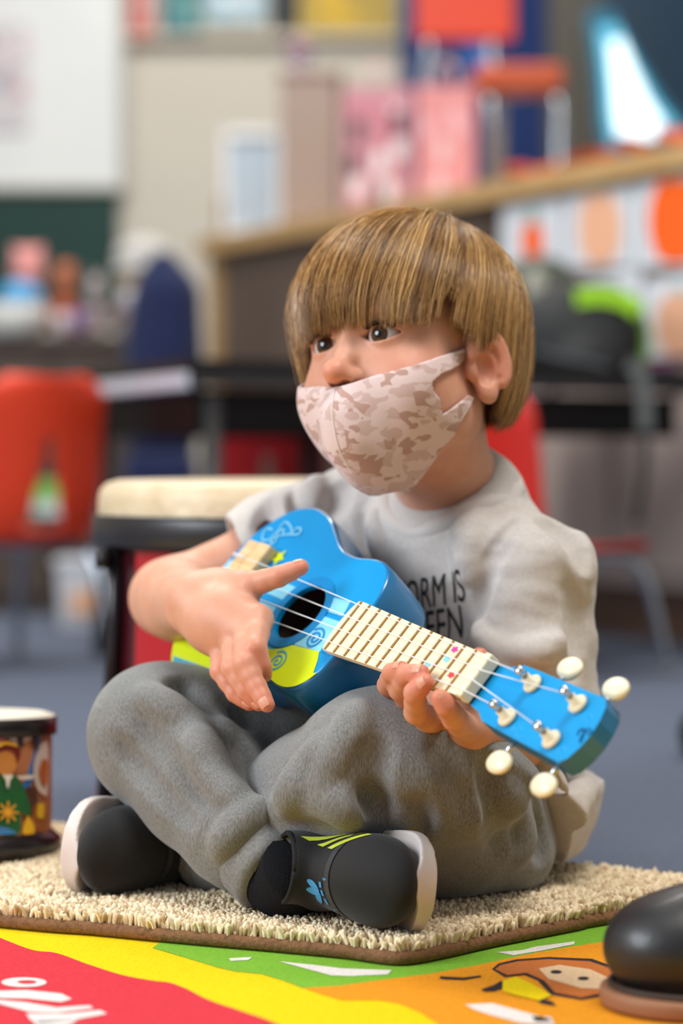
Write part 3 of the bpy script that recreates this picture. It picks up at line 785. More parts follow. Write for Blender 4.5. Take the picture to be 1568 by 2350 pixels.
# distance to the edge lowers the pile a little
NT = len(tx_); seg_n = 4
cx_ = tx_; cy_ = ty_; ang = rr_.uniform(0, 6.28, NT); lean = rr_.uniform(.0, .007, NT); hgt = rr_.uniform(.70, 1.0, NT) * (PILE - .007)
twx, twy = np.cos(ang) * lean, np.sin(ang) * lean
V = []; lev = [(0, .0010), (.6, .0017), (.85, .0020), (1.0, .0011)]
col_a, col_b = LN((255, 238, 204)), LN((196, 166, 126)); cc = []
mixv = rr_.random_sample(NT)[:, None]; tc_ = col_a * (1 - mixv ** 1.6) + col_b * mixv ** 1.6
for (t, r) in lev:
    for j in range(seg_n):
        a = 2 * math.pi * j / seg_n + ang + t * 1.2
        V.append(np.stack([cx_ + twx * t * t + r * np.cos(a), cy_ + twy * t * t + r * np.sin(a), .007 + hgt * t], 1)); cc.append(tc_)
V = np.stack(V, 1); cc = np.stack(cc, 1); nv_ = V.shape[1]
base_i = (np.arange(NT) * nv_)[:, None]; Fq = []
for l in range(len(lev) - 1):
    for j in range(seg_n): Fq.append(base_i + np.array([[l * seg_n + j, l * seg_n + (j + 1) % seg_n, (l + 1) * seg_n + (j + 1) % seg_n, (l + 1) * seg_n + j]]))
Fq.append(base_i + np.array([[12, 13, 14, 15]]))
me = np_mesh('pile', V.reshape(-1, 3), np.concatenate(Fq)); vcol(me, cc.reshape(-1, 3))
pile = link('pile', me, mat('shag', (200, 180, 150), rough=.9, spec=.2, attr='Col', sheen=.2), rug); pile['kind'] = 'stuff'

# ================================================================== printed classroom carpet
CZ0 = .0045
cp_ = empty('play_carpet', (0, 1.5, 0), 'bright printed classroom carpet in red, yellow, green and orange', 'carpet')
carp = lambda n, c: mat('carpet_' + n, c, rough=.95, spec=.1, noise=(500, tuple(int(v * .88) for v in c), .3), bump=(700, .5, .0015))
poly('base', [(-.9, 1.0, .0005), (.9, 1.0, .0005), (.9, 1.46, .0005), (.36, 1.70, .0005), (-.45, 2.02, .0005), (-.9, 2.20, .0005)], carp('yellow', (242, 208, 20)), cp_, thick=.004)


def printed(name, pts, m, lvl): return poly(name, [PZ(px, py, CZ0 + .0003 * lvl) for px, py in pts], m, cp_)


red, grn, org = carp('red', (216, 60, 72)), carp('green', (128, 184, 58)), carp('orange', (236, 152, 36))
wht = carp('white', (236, 228, 222)); drk = carp('dark', (60, 48, 52)); brn = carp('brown', (196, 112, 56)); tan_ = carp('tan', (226, 190, 150)); yel = carp('yellow', (242, 208, 20))
printed('red_field', spline([(-160, 2085), (0, 2152), (75, 2180), (130, 2187), (200, 2212), (280, 2237), (350, 2250), (390, 2255), (430, 2270), (480, 2295), (560, 2322), (640, 2352), (760, 2420)], 4).tolist() + [(300, 2600), (-400, 2600), (-500, 2200)], red, 1)
printed('green_field', [(350, 2175), (425, 2197), (500, 2220), (540, 2229), (600, 2235), (650, 2250), (695, 2267), (784, 2262), (849, 2252), (984, 2235), (1094, 2215), (1224, 2187), (1389, 2160), (1700, 2110), (1600, 2060), (1200, 2080), (800, 2150), (400, 2140)], grn, 1)
printed('orange_field', [(695, 2267), (784, 2262), (849, 2252), (984, 2235), (1094, 2215), (1224, 2187), (1389, 2160), (1700, 2110), (1900, 2300), (1700, 2480), (1100, 2430), (999, 2345), (959, 2320), (914, 2302), (869, 2295), (784, 2295), (740, 2282)], org, 1)
for pts in ([(525, 2199), (580, 2196), (570, 2203), (530, 2205)], [(640, 2206), (720, 2214), (784, 2222), (900, 2226), (890, 2236), (800, 2240), (760, 2238), (700, 2222)], [(1140, 2185), (1200, 2180), (1230, 2172), (1320, 2160), (1318, 2167), (1240, 2182), (1180, 2192)]): printed('white_streak', pts, wht, 2)
# letters woven into the red field (seen from the side, only partly in view)
def oval(cx, cy, rx, ry, n=24): return [(cx + rx * math.cos(t), cy + ry * math.sin(t)) for t in np.linspace(0, 2 * math.pi, n, endpoint=False)]
printed('letter', oval(55, 2254, 52, 11), wht, 2); printed('letter_hole', oval(62, 2253, 22, 4), red, 3)
for pts in ([(-20, 2274), (60, 2272), (140, 2280), (165, 2292), (140, 2299), (60, 2291), (0, 2290)], [(-10, 2294), (60, 2300), (130, 2312), (205, 2307), (215, 2313), (130, 2324), (70, 2322), (0, 2304)],
            [(60, 2326), (150, 2326), (230, 2318), (246, 2326), (170, 2340), (90, 2348), (70, 2340)], [(75, 2344), (180, 2338), (160, 2352), (90, 2360)]): printed('letter', pts, wht, 2)
for pts in ([(1068, 2305), (1130, 2302), (1260, 2338), (1275, 2352), (1200, 2348), (1130, 2330), (1085, 2315)], [(1220, 2332), (1265, 2334), (1270, 2344), (1230, 2344)]): printed('letter', pts, wht, 2)
z2 = lambda L: [(x / 2 + 784, y / 2 + 1950) for x, y in L]
printed('animal_head', z2([(690, 548), (720, 522), (800, 503), (950, 492), (1150, 500), (1260, 540), (1290, 620), (1240, 665), (1100, 690), (960, 665), (900, 600), (840, 575), (750, 585)]), drk, 2)
printed('animal_fur', z2([(705, 548), (730, 530), (810, 512), (950, 502), (1140, 512), (1245, 548), (1270, 618), (1225, 652), (1100, 678), (980, 655), (930, 600), (850, 565), (760, 575)]), brn, 3)
printed('animal_face', z2([(905, 545), (1000, 528), (1140, 548), (1255, 600), (1230, 640), (1100, 635), (950, 592)]), tan_, 4)
for c in ((985, 560), (1110, 590)): printed('animal_eye', z2(oval(*c, 26, 8)), drk, 5)
printed('animal_shirt', z2([(740, 602), (800, 582), (880, 618), (965, 668), (905, 692), (820, 672), (740, 650)]), yel, 4)
for pts in ([(640, 640), (700, 620), (730, 602), (762, 603), (750, 632), (700, 648), (655, 650)], [(880, 680), (920, 706), (985, 716), (965, 694), (940, 688)], [(450, 580), (560, 586), (640, 576), (640, 582), (560, 596), (455, 592)]): printed('animal_limb', z2(pts), drk, 3)

# ================================================================== little painted drum on the mat
DC = np.array([-.318, 1.955]); DR = .082; DZ0, DZ1 = .022, pxh(1.955, 1640)
td = empty('toy_drum', (*DC, DZ0), 'small painted hand drum with black rims at the left edge', 'drum')
blkr = mat('black_rim', (24, 22, 26), rough=.3, spec=.5)
lathe('shell', [(DR, .012), (DR, DZ1 - DZ0 - .012)], mat('drum_tan', (196, 130, 84), rough=.5, noise=(10, (150, 90, 60), .3)), (*DC, DZ0), td, 64)
lathe('hoop', [(DR + .001, DZ1 - DZ0 - .016), (DR + .004, DZ1 - DZ0 - .016), (DR + .004, DZ1 - DZ0 - .002), (DR - .002, DZ1 - DZ0 - .001)], blkr, (*DC, DZ0), td, 64)
lathe('hoop', [(DR - .004, 0), (DR + .008, 0), (DR + .008, .010), (DR + .001, .016)], blkr, (*DC, DZ0), td, 64)
lathe('drum_skin', [(.0005, DZ1 - DZ0 + .002), (DR - .006, DZ1 - DZ0 + .002), (DR + .002, DZ1 - DZ0 - .0005), (DR + .0035, DZ1 - DZ0 - .003)], mat('cream_skin', (226, 220, 204), rough=.6), (*DC, DZ0), td, 64)


def on_drum(px, py, lvl):
    """pixel -> front of the drum's cylinder"""
    d = ray(px, py); R2 = DR + .0005 + .0004 * lvl; o = np.array([0 - DC[0], 0 - DC[1]]); a = d[0] ** 2 + d[1] ** 2; b = o[0] * d[0] + o[1] * d[1]; c = o @ o - R2 * R2
    disc = b * b - a * c; t = (-b - math.sqrt(max(disc, 0))) / a; p = CAMO + d * t
    return p


def paint(name, pts, col, lvl):
    """pts in the enlarged crop (0..1568 x 0..2091 over 300x400 px)"""
    px = spline([(x * .1913, 1600 + y * .1913) for x, y in pts + pts[:1]], 3)[:-1]
    bm = bmesh.new(); bm.faces.new([bm.verts.new(tuple(on_drum(a, b, lvl))) for a, b in px]); bmesh.ops.triangulate(bm, faces=bm.faces[:])
    me = bpy.data.meshes.new(name); bm.to_mesh(me); bm.free(); link(name, me, mat('paint_%d_%d_%d' % col, col, rough=.45), td, smooth=False)


paint('painted_sky', [(-300, 400), (200, 400), (440, 420), (470, 640), (400, 1000), (300, 1140), (0, 1150), (-300, 1100)], (50, 110, 170), 1)
paint('painted_cloth', [(-200, 395), (190, 395), (190, 620), (60, 540), (-200, 700)], (214, 200, 196), 2)
paint('painted_cloth', [(-60, 470), (70, 540), (20, 600), (-120, 620)], (226, 120, 150), 3)
for x in (220, 400): paint('painted_figure', [(x - 25, 395), (x + 45, 395), (x + 45, 560), (x + 60, 640), (x, 650), (x - 30, 560)], (60, 44, 46), 3)
paint('painted_cloth', [(255, 395), (370, 395), (390, 560), (300, 560), (240, 640), (235, 480)], (206, 178, 170), 2)
paint('painted_drum', [(480, 600), (560, 560), (575, 900), (565, 1180), (520, 1200), (440, 1130), (395, 960), (410, 780)], (204, 184, 172), 3)
paint('painted_drum', [(500, 790), (560, 780), (566, 940), (550, 1090), (500, 1060), (465, 930)], (178, 92, 44), 4)
paint('painted_robe', [(10, 980), (160, 980), (270, 1120), (370, 1400), (320, 1480), (240, 1420), (230, 1690), (-60, 1690), (-150, 1300), (-60, 1040)], (26, 92, 44), 4)
paint('painted_arm', [(290, 1150), (400, 1120), (450, 1280), (380, 1400), (330, 1300)], (74, 44, 34), 3)
paint('painted_pot', [(420, 1310), (530, 1300), (560, 1500), (540, 1640), (450, 1630), (380, 1560), (390, 1400)], (150, 84, 40), 4)
paint('painted_pot', [(450, 1310), (525, 1310), (520, 1470), (440, 1470)], (214, 170, 36), 5)
paint('painted_sash', [(330, 1470), (400, 1560), (410, 1660), (340, 1690), (270, 1680), (290, 1560)], (230, 176, 30), 5)
paint('painted_face', [(-40, 740), (80, 710), (190, 740), (210, 860), (150, 960), (120, 1010), (0, 990), (-60, 900)], (196, 128, 60), 5)
paint('painted_cap', [(-80, 720), (0, 620), (80, 580), (190, 640), (240, 740), (190, 860), (180, 750), (60, 700), (-60, 760)], (110, 30, 28), 6)
paint('painted_cap_band', [(-80, 640), (60, 600), (180, 625), (195, 655), (60, 630), (-60, 690)], (232, 180, 40), 7)
paint('painted_collar', [(20, 1000), (150, 1000), (115, 1060), (95, 1150), (75, 1140), (60, 1060)], (228, 222, 210), 6)
paint('painted_bar', [(190, 1010), (380, 980), (385, 1020), (250, 1040)], (220, 206, 190), 5)
paint('painted_sun', [(92 + 42 * math.cos(t), 1442 + 42 * math.sin(t)) for t in np.linspace(0, 6.28, 12, endpoint=False)], (236, 166, 40), 6)
for i in range(8):
    a = i * math.pi / 4; c, s_ = math.cos(a), math.sin(a)
    paint('painted_ray', [(92 + c * 30 - s_ * 12, 1442 + s_ * 30 + c * 12), (92 + c * 125 - s_ * 9, 1442 + s_ * 125 + c * 9), (92 + c * 125 + s_ * 9, 1442 + s_ * 125 - c * 9), (92 + c * 30 + s_ * 12, 1442 + s_ * 30 - c * 12)], (236, 166, 40), 6)
paint('painted_water', [(-100, 1620), (60, 1620), (140, 1650), (190, 1690), (-100, 1710)], (60, 130, 190), 6)

td.rotation_euler = (math.radians(-3.5), 0, 0)

# ================================================================== big floor drum behind the child
GC = np.array([P(212, 1150, 2.23)[0] + .190, 2.23]); GR = .186; GZ = pxh(2.06, 1105)
gd = empty('floor_drum', (*GC, 0), 'big floor drum with cream head and black hoop behind the child', 'drum')
lathe('drum_head', [(.0005, GZ), (GR - .02, GZ), (GR - .010, GZ - .003), (GR - .004, GZ - .009), (GR - .002, GZ - .018), (GR - .002, GZ - .036)], mat('cream_hide', (226, 208, 178), rough=.45, noise=(26, (206, 182, 148), .25), bump=(50, .4, .006)), (*GC, 0), gd, 96)
lathe('hoop', [(GR - .004, GZ - .032), (GR + .002, GZ - .031), (GR + .004, GZ - .036), (GR + .004, GZ - .056), (GR + .002, GZ - .059), (GR - .012, GZ - .060)], mat('black_hoop', (30, 28, 32), rough=.35, spec=.5, noise=(30, (40, 37, 42), .3)), (*GC, 0), gd, 96)
lathe('drum_shell', [(GR - .014, GZ - .058), (GR - .014, GZ - .13), (GR - .010, .10), (GR + .002, .01), (GR - .004, .004)], mat('maroon_shell', (78, 16, 26), rough=.3, coat=.4, noise=(9, (40, 12, 20), .3)), (*GC, 0), gd, 96)
for i in range(9):
    a0 = math.radians(184 + i * 40)
    V = []; Fc = []
    for j, (r_, z_) in enumerate([(GR - .0125, GZ - .062), (GR - .0125, GZ - .13), (GR - .0085, .10), (GR + .0035, .01)]):
        for q in range(7): aa = a0 + (q / 6 - .5) * .30; V.append((GC[0] + r_ * math.cos(aa), GC[1] + r_ * math.sin(aa), z_))
    for j in range(3):
        for q in range(6): Fc.append([j * 7 + q, j * 7 + q + 1, (j + 1) * 7 + q + 1, (j + 1) * 7 + q])
    link('red_stave', py_mesh('red_stave', V, Fc), mat('red_gloss', (186, 22, 34), rough=.25, coat=.5), gd)
    a1 = a0 + math.radians(20); c1_ = np.array([math.cos(a1), math.sin(a1)])
    tube('black_post', [(GC[0] + (GR - .010) * c1_[0], GC[1] + (GR - .010) * c1_[1], GZ - .06), (GC[0] + (GR - .008) * c1_[0], GC[1] + (GR - .008) * c1_[1], GZ - .13), (GC[0] + (GR + .004) * c1_[0], GC[1] + (GR + .004) * c1_[1], .01)], .007, mat('black_post', (34, 26, 32), rough=.3), gd, 12)
    lathe('lug', [(.001, 0), (.008, 0), (.009, .012), (.004, .016), (.001, .016)], mat('black_lug', (20, 18, 20), rough=.4), (GC[0] + (GR + .002) * c1_[0], GC[1] + (GR + .002) * c1_[1], GZ - .078), gd, 14)

# ================================================================== somebody's shoe in the corner
bs = empty('leather_shoe', (.24, 1.50, .006), 'black leather shoe with tan sole in the lower right corner', 'shoe')
sx0 = P(1386, 2200, 1.47)[0]
f_ = Field((sx0 - .02, 1.36, .0), (sx0 + .27, 1.60, .16), .0022)
f_.ell((sx0 + .052, 1.475, .040), (.052, .046, .036), .01); f_.ell((sx0 + .115, 1.475, .045), (.065, .043, .046), .03); f_.ell((sx0 + .180, 1.475, .050), (.055, .036, .050), .03)
f_.cap((sx0 + .195, 1.475, .06), (sx0 + .200, 1.475, .105), .037, .036, .02); f_.cutplane((sx0 + .2, 0, .105), (0, 0, 1))
f_.cap((sx0 + .196, 1.475, .070), (sx0 + .202, 1.475, .14), .031, .031, .004, sub=True)
f_.cutplane((0, 0, .015), (0, 0, -1)); link('upper', f_.mesh('upper', 1), mat('black_leather', (26, 25, 28), rough=.42, spec=.5, coat=.1, noise=(30, (34, 33, 36), .2), bump=(300, .15, .001)), bs)
g_ = Field((sx0 - .02, 1.38, .0), (sx0 + .27, 1.58, .04), .0022); X, Y, Z = g_.grid((slice(None),) * 3)
_o = np.minimum(np.minimum(np.sqrt((X - sx0 - .052) ** 2 + (Y - 1.475) ** 2) - .054, np.sqrt((X - sx0 - .196) ** 2 + (Y - 1.475) ** 2) - .043), np.maximum(np.abs(Y - 1.475) - (.052 - .07 * np.clip(X - sx0 - .06, 0, .14)), np.abs(X - sx0 - .124) - .072))
g_.f = np.maximum(np.maximum(_o, Z - .017), .0055 - Z).astype(np.float32)
link('shoe_sole', g_.mesh('shoe_sole', 2), mat('tan_sole', (150, 104, 74), rough=.6), bs)
for i in range(4):
    xl = sx0 + .105 + i * .016; lp_ = []
    for yy in np.linspace(-.022, .022, 9):
        q = f_.march(np.array([xl, 1.475 + yy, .16]), np.array([0, 0, -1.]), 0, .16)
        if q is not None: lp_.append(q + np.array([0, 0, .0012]))
    if len(lp_) > 2: tube('lace', lp_, .0022, mat('black_lace', (16, 16, 18), rough=.8), bs, 6)
tube('welt', [(sx0 + .060 + .001 - .056 * math.cos(t) , 1.475 - .050 * math.sin(t), .0185) for t in np.linspace(-1.5, 1.5, 30)], .0022, mat('dark_welt', (60, 44, 36), rough=.6), bs, 6)
tube('toe_seam', spline([(sx0 + .085, 1.432, .045), (sx0 + .083, 1.447, .071), (sx0 + .084, 1.475, .0815), (sx0 + .083, 1.503, .071)], 6), .0018, mat('seam_black', (16, 15, 17), rough=.5), bs, 6)

# ================================================================== low black drum at the right edge
Yk = 2.72; xk = P(1557, 1700, Yk)[0] + .085; hk = .055
lk = empty('practice_drum', (xk, Yk, 0), 'low black round drum lying on the carpet at the right picture edge', 'drum')
lathe('drum_shell', [(.001, 0), (.070, 0), (.081, .010), (.085, .026), (.082, .042), (.074, hk - .003)], mat('charcoal_shell', (34, 36, 40), rough=.5), (xk, Yk, 0), lk, 48)
lathe('drum_head', [(.075, hk - .004), (.072, hk), (.001, hk + .001)], mat('charcoal_head', (46, 48, 52), rough=.6), (xk, Yk, 0), lk, 48)
# ================================================================== ukulele pose (shared by the hands)
UYH = 1.775; US = UYH / 1.8


def uke_pose(Yh=UYH, az=30, tilt=-7.5, roll=40):
    az, tilt, roll = map(math.radians, (az, tilt, roll))
    H = P(690, 1405, Yh)
    a = np.array([math.sin(az) * math.cos(tilt), -math.cos(az) * math.cos(tilt), math.sin(tilt)])
    b0 = np.array([0, 0, 1.]) - a * a[2]; b0 /= np.linalg.norm(b0)
    n0 = np.cross(b0, a); b = b0 * math.cos(roll) + n0 * math.sin(roll)
    return H, a, b, np.cross(a, b)


UH, UA, UB, UN = uke_pose()


def PU(px, py, h):
    """point on the pixel's ray lying h above the ukulele's face"""
    d = ray(px, py); t = (np.dot(UH - CAMO, UN) + h) / np.dot(d, UN); return CAMO + d * t


# ================================================================== the child
HEAD_O = np.array([.0505, 1.85, .434])


def head_rot(y, p, r):
    y, p, r = map(math.radians, (y, p, r))
    f = np.array([-math.sin(y) * math.cos(p), -math.cos(y) * math.cos(p), math.sin(p)])
    l = np.array([math.cos(y), -math.sin(y), 0.]); u = np.cross(f, l)
    l2 = l * math.cos(r) + u * math.sin(r)
    return np.stack([-l2, f, np.cross(f, l2)], 1)      # columns: child's right, forward, up


HR = head_rot(36, 6, 8)


def h2w(p): return HEAD_O + np.asarray(p) @ HR.T


def w2h(p): return (np.asarray(p) - HEAD_O) @ HR


def head_pix(fld, px, py):
    o = w2h(CAMO); d = ray(px, py) @ HR; return fld.march(o, d, 1.5, 2.1)


person = empty('person', (0.06, 1.80, .025), 'child in oatmeal t-shirt, grey sweatpants and mask sitting cross-legged playing the ukulele', 'person')

skin_m = mat('skin', (232, 176, 146), rough=.48, spec=.35, attr='Col', sss=.35, noise=(60, (244, 232, 226), .2), bump=(900, .10, .0006))

NECK = np.array([.092, 1.900, .300])
SH_R, SH_L = np.array([.016, 1.970, .292]), np.array([.142, 1.828, .257])
EL_R, WR_R = P(388, 1372, 1.95), PU(455, 1388, .045)
EL_L, WR_L = P(1245, 1672, 1.835), PU(1085, 1668, -.078)

# ---------- head and neck
hf = Field((-.10, -.125, -.21), (.10, .125, .10), .0010)
hf.ell((0, -.008, .010), (.067, .086, .076), .01)
hf.ell((0, .026, -.030), (.055, .058, .072), .02)
hf.ell((0, .036, -.078), (.043, .040, .032), .03)
hf.ell((0, .060, -.098), (.019, .017, .014), .025)
for sx in (-1, 1):
    hf.ell((sx * .033, .048, -.052), (.026, .027, .026), .02)
    hf.ell((sx * .046, .010, -.070), (.012, .028, .020), .025)
hf.ell((0, .066, .004), (.042, .014, .012), .02)                       # brow
hf.chain([(0, .076, -.010), (0, .083, -.028), (0, .095, -.041)], [.0055, .0055, .0072], .009)
hf.ell((0, .0985, -.0425), (.0092, .0090, .0088), .006)
for sx in (-1, 1):
    hf.ell((sx * .0074, .0885, -.0462), (.0058, .0078, .0058), .005)
    hf.ell((sx * .0255, .088, -.0155), (.0160, .012, .0105), .010, sub=True)
    hf.ell((sx * .0058, .0945, -.0530), (.0034, .0050, .0040), .002, sub=True)
EYE = [np.array([sx * .0248, .0670, -.0160]) for sx in (-1, 1)]
gaze = np.array([-.16, .985, .02]); gaze /= np.linalg.norm(gaze)
for sx, e in zip((-1, 1), EYE):
    hf.ell(e, (.0142, .0136, .0132), .004)
    # almond opening: intersection of two big spheres' shadows cut as a lens shaped cutter
    c = e + np.array([sx * .0012, .012, -.0002])

    def lens(X, Y, Z, c=c, sx=sx):
        x = (X - c[0]); z = (Z - c[2]) - .06 * x * sx * 0
        d1 = np.sqrt(x ** 2 + (z + .0145) ** 2) - .0213
        d2 = np.sqrt(x ** 2 + (z - .0165) ** 2) - .0212
        return np.maximum(np.maximum(d1, d2), np.abs(Y - c[1]) - .013)
    hf.op(lens, c - .02, c + .02, .0012, sub=True)
# lips (under the mask)
hf.chain([(-.017, .074, -.073), (-.006, .084, -.071), (.006, .084, -.071), (.017, .074, -.073)], .004, .006)
hf.chain([(-.014, .074, -.078), (0, .082, -.080), (.014, .074, -.078)], .0045, .006)
# ears
for sx in (-1, 1):
    e0 = np.array([sx * .0685, .004, -.0355])
    ca, sa = math.cos(.18), math.sin(.18)
    Re = np.array([[math.cos(.42 * sx), -math.sin(.42 * sx), 0], [math.sin(.42 * sx), math.cos(.42 * sx), 0], [0, 0, 1]]) @ np.array([[1, 0, 0], [0, ca, sa], [0, -sa, ca]])

    def ep(x, y, z, e0=e0, Re=Re, sx=sx): return e0 + .9 * (Re @ np.array([sx * x, y, z]))
    hf.ell(ep(.002, 0, 0), (.006, .0158, .023), .005, R=Re)
    rim = [ep(.008, .016 * math.cos(t) - .001, .025 * math.sin(t) + .002) for t in np.linspace(.25, 4.1, 18)]
    hf.chain(rim, np.linspace(.0036, .0040, 18), .003)
    hf.ell(ep(.004, .004, -.024), (.0055, .008, .0085), .005, R=Re)          # lobe
    hf.ell(ep(.0100, .004, -.005), (.0080, .0085, .0125), .0025, R=Re, sub=True)
    hf.chain([ep(.0085, .010 * math.cos(t) - .003, .016 * math.sin(t) + .001) for t in np.linspace(1.2, 3.9, 10)], .0024, .003)
    hf.ell(ep(.004, .0155, -.004), (.004, .004, .007), .004, R=Re)           # tragus
nb = w2h(NECK); nb2 = w2h(NECK + np.array([.004, .006, -.03]))
hf.ell(w2h(NECK + np.array([-.014, -.018, -.034])), (.046, .036, .030), .02)
hf.chain([(0, -.026, -.045), (0, -.028, -.085), nb * .75 + np.array([0, -.03, -.08]) * .25, nb2], [.040, .036, .037, .046], .018)
head_mesh_parts = []
hf.mesh('h', 1, xf=h2w); headV, headF = hf.V, hf.F

# ---------- right arm and hand
RH = {
    'thumb': [(506, 1352, .040), (578, 1342, .043), (640, 1323, .040), (691, 1302, .034)],
    'index': [(594, 1420, .034), (586, 1488, .036), (599, 1526, .026), (607, 1549, .018)],
    'middle': [(566, 1446, .036), (562, 1524, .036), (590, 1578, .024), (613, 1617, .016)],
    'ring': [(538, 1466, .034), (533, 1534, .034), (566, 1586, .022), (594, 1615, .013)],
    'pinky': [(512, 1482, .030), (505, 1540, .030), (540, 1592, .018), (572, 1616, .010)]}
RAD = {'thumb': [.0125, .0092, .0076, .0060], 'index': [.0102, .0080, .0069, .0056], 'middle': [.0102, .0082, .0070, .0057],
       'ring': [.0100, .0078, .0067, .0055], 'pinky': [.0092, .0070, .0061, .0050]}


def hand(fld, wrist, H, palm_r, hin=.012):
    J = {k: [PU(*q) for q in v] for k, v in H.items()}
    for k in ('index', 'middle', 'ring', 'pinky'):
        m = J[k][0]; fld.chain([wrist, wrist * .45 + m * .55, m], [palm_r * 1.12, palm_r, .0105], .012)
    th = J['thumb']
    fld.chain([wrist, th[0]], [palm_r, .013], .012)
    fld.chain([th[0], th[1]], [.013, .0098], .010)
    web = (J['index'][0] * .55 + wrist * .45); fld.cap(th[0] * .4 + th[1] * .6, web, .0075, .011, .012)
    for k, v in J.items():
        # straight segments with knuckle swellings; a small blend keeps the fingers apart
        for i in range(3):
            mid = (v[i] + v[i + 1]) / 2; a, b = RAD[k][i], RAD[k][i + 1]
            fld.chain([v[i], mid, v[i + 1]], [a, (a + b) / 2 * .965, b], .0028)
    return J


def nails(J, H, up):
    out = []
    for k, v in J.items():
        tip, dip = v[3], v[2]; d = tip - dip; d /= np.linalg.norm(d)
        r = RAD[k][3]; u = up[k] - d * np.dot(up[k], d); u /= np.linalg.norm(u); w = np.cross(d, u)
        V = []; n = 7
        for i in range(n):
            s = i / (n - 1)
            for j in range(n):
                a = (j / (n - 1) - .5) * 1.25
                rr = r * 1.04 + .0004 - .0012 * s * s
                V.append(tip + d * (-.0038 + s * .0070) + (u * math.cos(a) + w * math.sin(a)) * rr * (1 if .05 < s < .98 else .97))
        Fc = [[i * n + j, i * n + j + 1, (i + 1) * n + j + 1, (i + 1) * n + j] for i in range(n - 1) for j in range(n - 1)]
        out.append((k, V, Fc))
    return out


lo = np.minimum.reduce([EL_R, WR_R, SH_R] + [PU(*q) for v in RH.values() for q in v]) - .05
hi = np.maximum.reduce([EL_R, WR_R, SH_R] + [PU(*q) for v in RH.values() for q in v]) + .05
af = Field(lo, hi, .0012)
af.chain([SH_R, SH_R * .5 + EL_R * .5, EL_R], [.028, .0300, .0285], .012)
fore = EL_R * .6 + WR_R * .4
af.chain([EL_R, fore, WR_R], [.0300, .0300, .0215], .014)
JR = hand(af, WR_R, RH, .0158)
af.mesh('a', 1); armRV, armRF = af.V, af.F

# ---------- left arm and hand
LH = {
    'thumb': [(1060, 1630, -.066), (1075, 1560, -.050), (1092, 1525, -.036), (1102, 1506, -.022)],
    'index': [(1070, 1672, -.054), (1043, 1648, -.016), (1024, 1620, .002), (1010, 1600, .009)],
    'middle': [(1006, 1664, -.054), (956, 1634, -.012), (952, 1590, .010), (978, 1565, .014)],
    'ring': [(962, 1640, -.054), (919, 1582, -.010), (934, 1548, .013), (968, 1543, .015)],
    'pinky': [(922, 1622, -.054), (890, 1572, -.013), (899, 1543, .008), (922, 1533, .013)]}
lo = np.minimum.reduce([EL_L, WR_L, SH_L] + [PU(*q) for v in LH.values() for q in v]) - .05
hi = np.maximum.reduce([EL_L, WR_L, SH_L] + [PU(*q) for v in LH.values() for q in v]) + .05
lf = Field(lo, hi, .0013)
lf.chain([SH_L, SH_L * .5 + EL_L * .5, EL_L], [.026, .026, .027], .012)
lf.chain([EL_L, EL_L * .6 + WR_L * .4, WR_L], [.0280, .0270, .0210], .014)
JL = hand(lf, WR_L, LH, .0150)
lf.mesh('l', 1); armLV, armLF = lf.V, lf.F

# ---------- trunk and legs (under the clothes)
HIP_R, HIP_L = np.array([.045, 1.945, .095]), np.array([.125, 1.862, .084])
KN_R, AN_R = P(372, 1690, 1.80), P(648, 2014, 1.690)
KN_L, AN_L = P(872, 1768, 1.690), P(470, 1965, 1.805)
PEL = (HIP_R + HIP_L) / 2
bf = Field((-.30, 1.50, .0), (.30, 2.08, .36), .003)
bf.chain([PEL + np.array([0, 0, .01]), PEL * .5 + NECK * .5, NECK - np.array([0, 0, .03])], [.048, .046, .040], .02)
bf.cap(SH_R, SH_L, .026, .026, .03)
for h_, k_, a_ in ((HIP_R, KN_R, AN_R), (HIP_L, KN_L, AN_L)):
    bf.chain([h_, k_, a_], [.042, .032, .022], .02)
bf.mesh('b', 0)
body_me = join_np('body', [(bf.V, bf.F), (headV, headF), (armRV, armRF), (armLV, armLF)])
# skin colour: rosy cheeks, nose, ears, knuckles, finger tips and lips
allV = np.concatenate([bf.V, headV, armRV, armLV]); nB = len(bf.V); nH = len(headV)
base = LN((218, 164, 138)); colr = np.tile(base, (len(allV), 1))


def blush(c, r, tint, amt, sl=slice(None)):
    d = np.linalg.norm(allV[sl] - np.asarray(c), axis=1); w = (amt * np.exp(-(d / r) ** 2))[:, None]
    colr[sl] = colr[sl] * (1 - w) + LN(tint) * w


hs = slice(nB, nB + nH)
for sx in (-1, 1):
    blush(h2w((sx * .040, .062, -.045)), .022, (222, 132, 112), .35, hs)
    blush(h2w((sx * .072, -.004, -.034)), .024, (214, 112, 92), .40, hs)
    blush(h2w((sx * .027, .080, -.008)), .012, (206, 128, 112), .45, hs)
blush(h2w((0, .104, -.046)), .012, (226, 132, 108), .45, hs)
blush(h2w((0, .086, -.076)), .012, (200, 105, 100), .6, hs)
for J in (JR, JL):
    for k, v in J.items():
        for i, am in ((0, .25), (1, .35), (2, .35), (3, .6)): blush(v[i], .010, (216, 110, 88), am, slice(nB + nH, None))
vcol(body_me, colr)
link('body', body_me, skin_m, person)
nail_m = mat('nail', (222, 160, 136), rough=.4, spec=.4)
upR = {k: UN for k in RH}; upR['index'] = UN * .6 - UA * .2 + np.array([.3, -.6, 0]); upR['thumb'] = UN * .5 + UB
upL = {k: np.array([0, -1., .6]) for k in LH}
for J, H, up in ((JR, RH, upR), (JL, LH, upL)):
    for k, V, Fc in nails(J, H, up): link('fingernail', py_mesh('fingernail', V, Fc), nail_m, person)

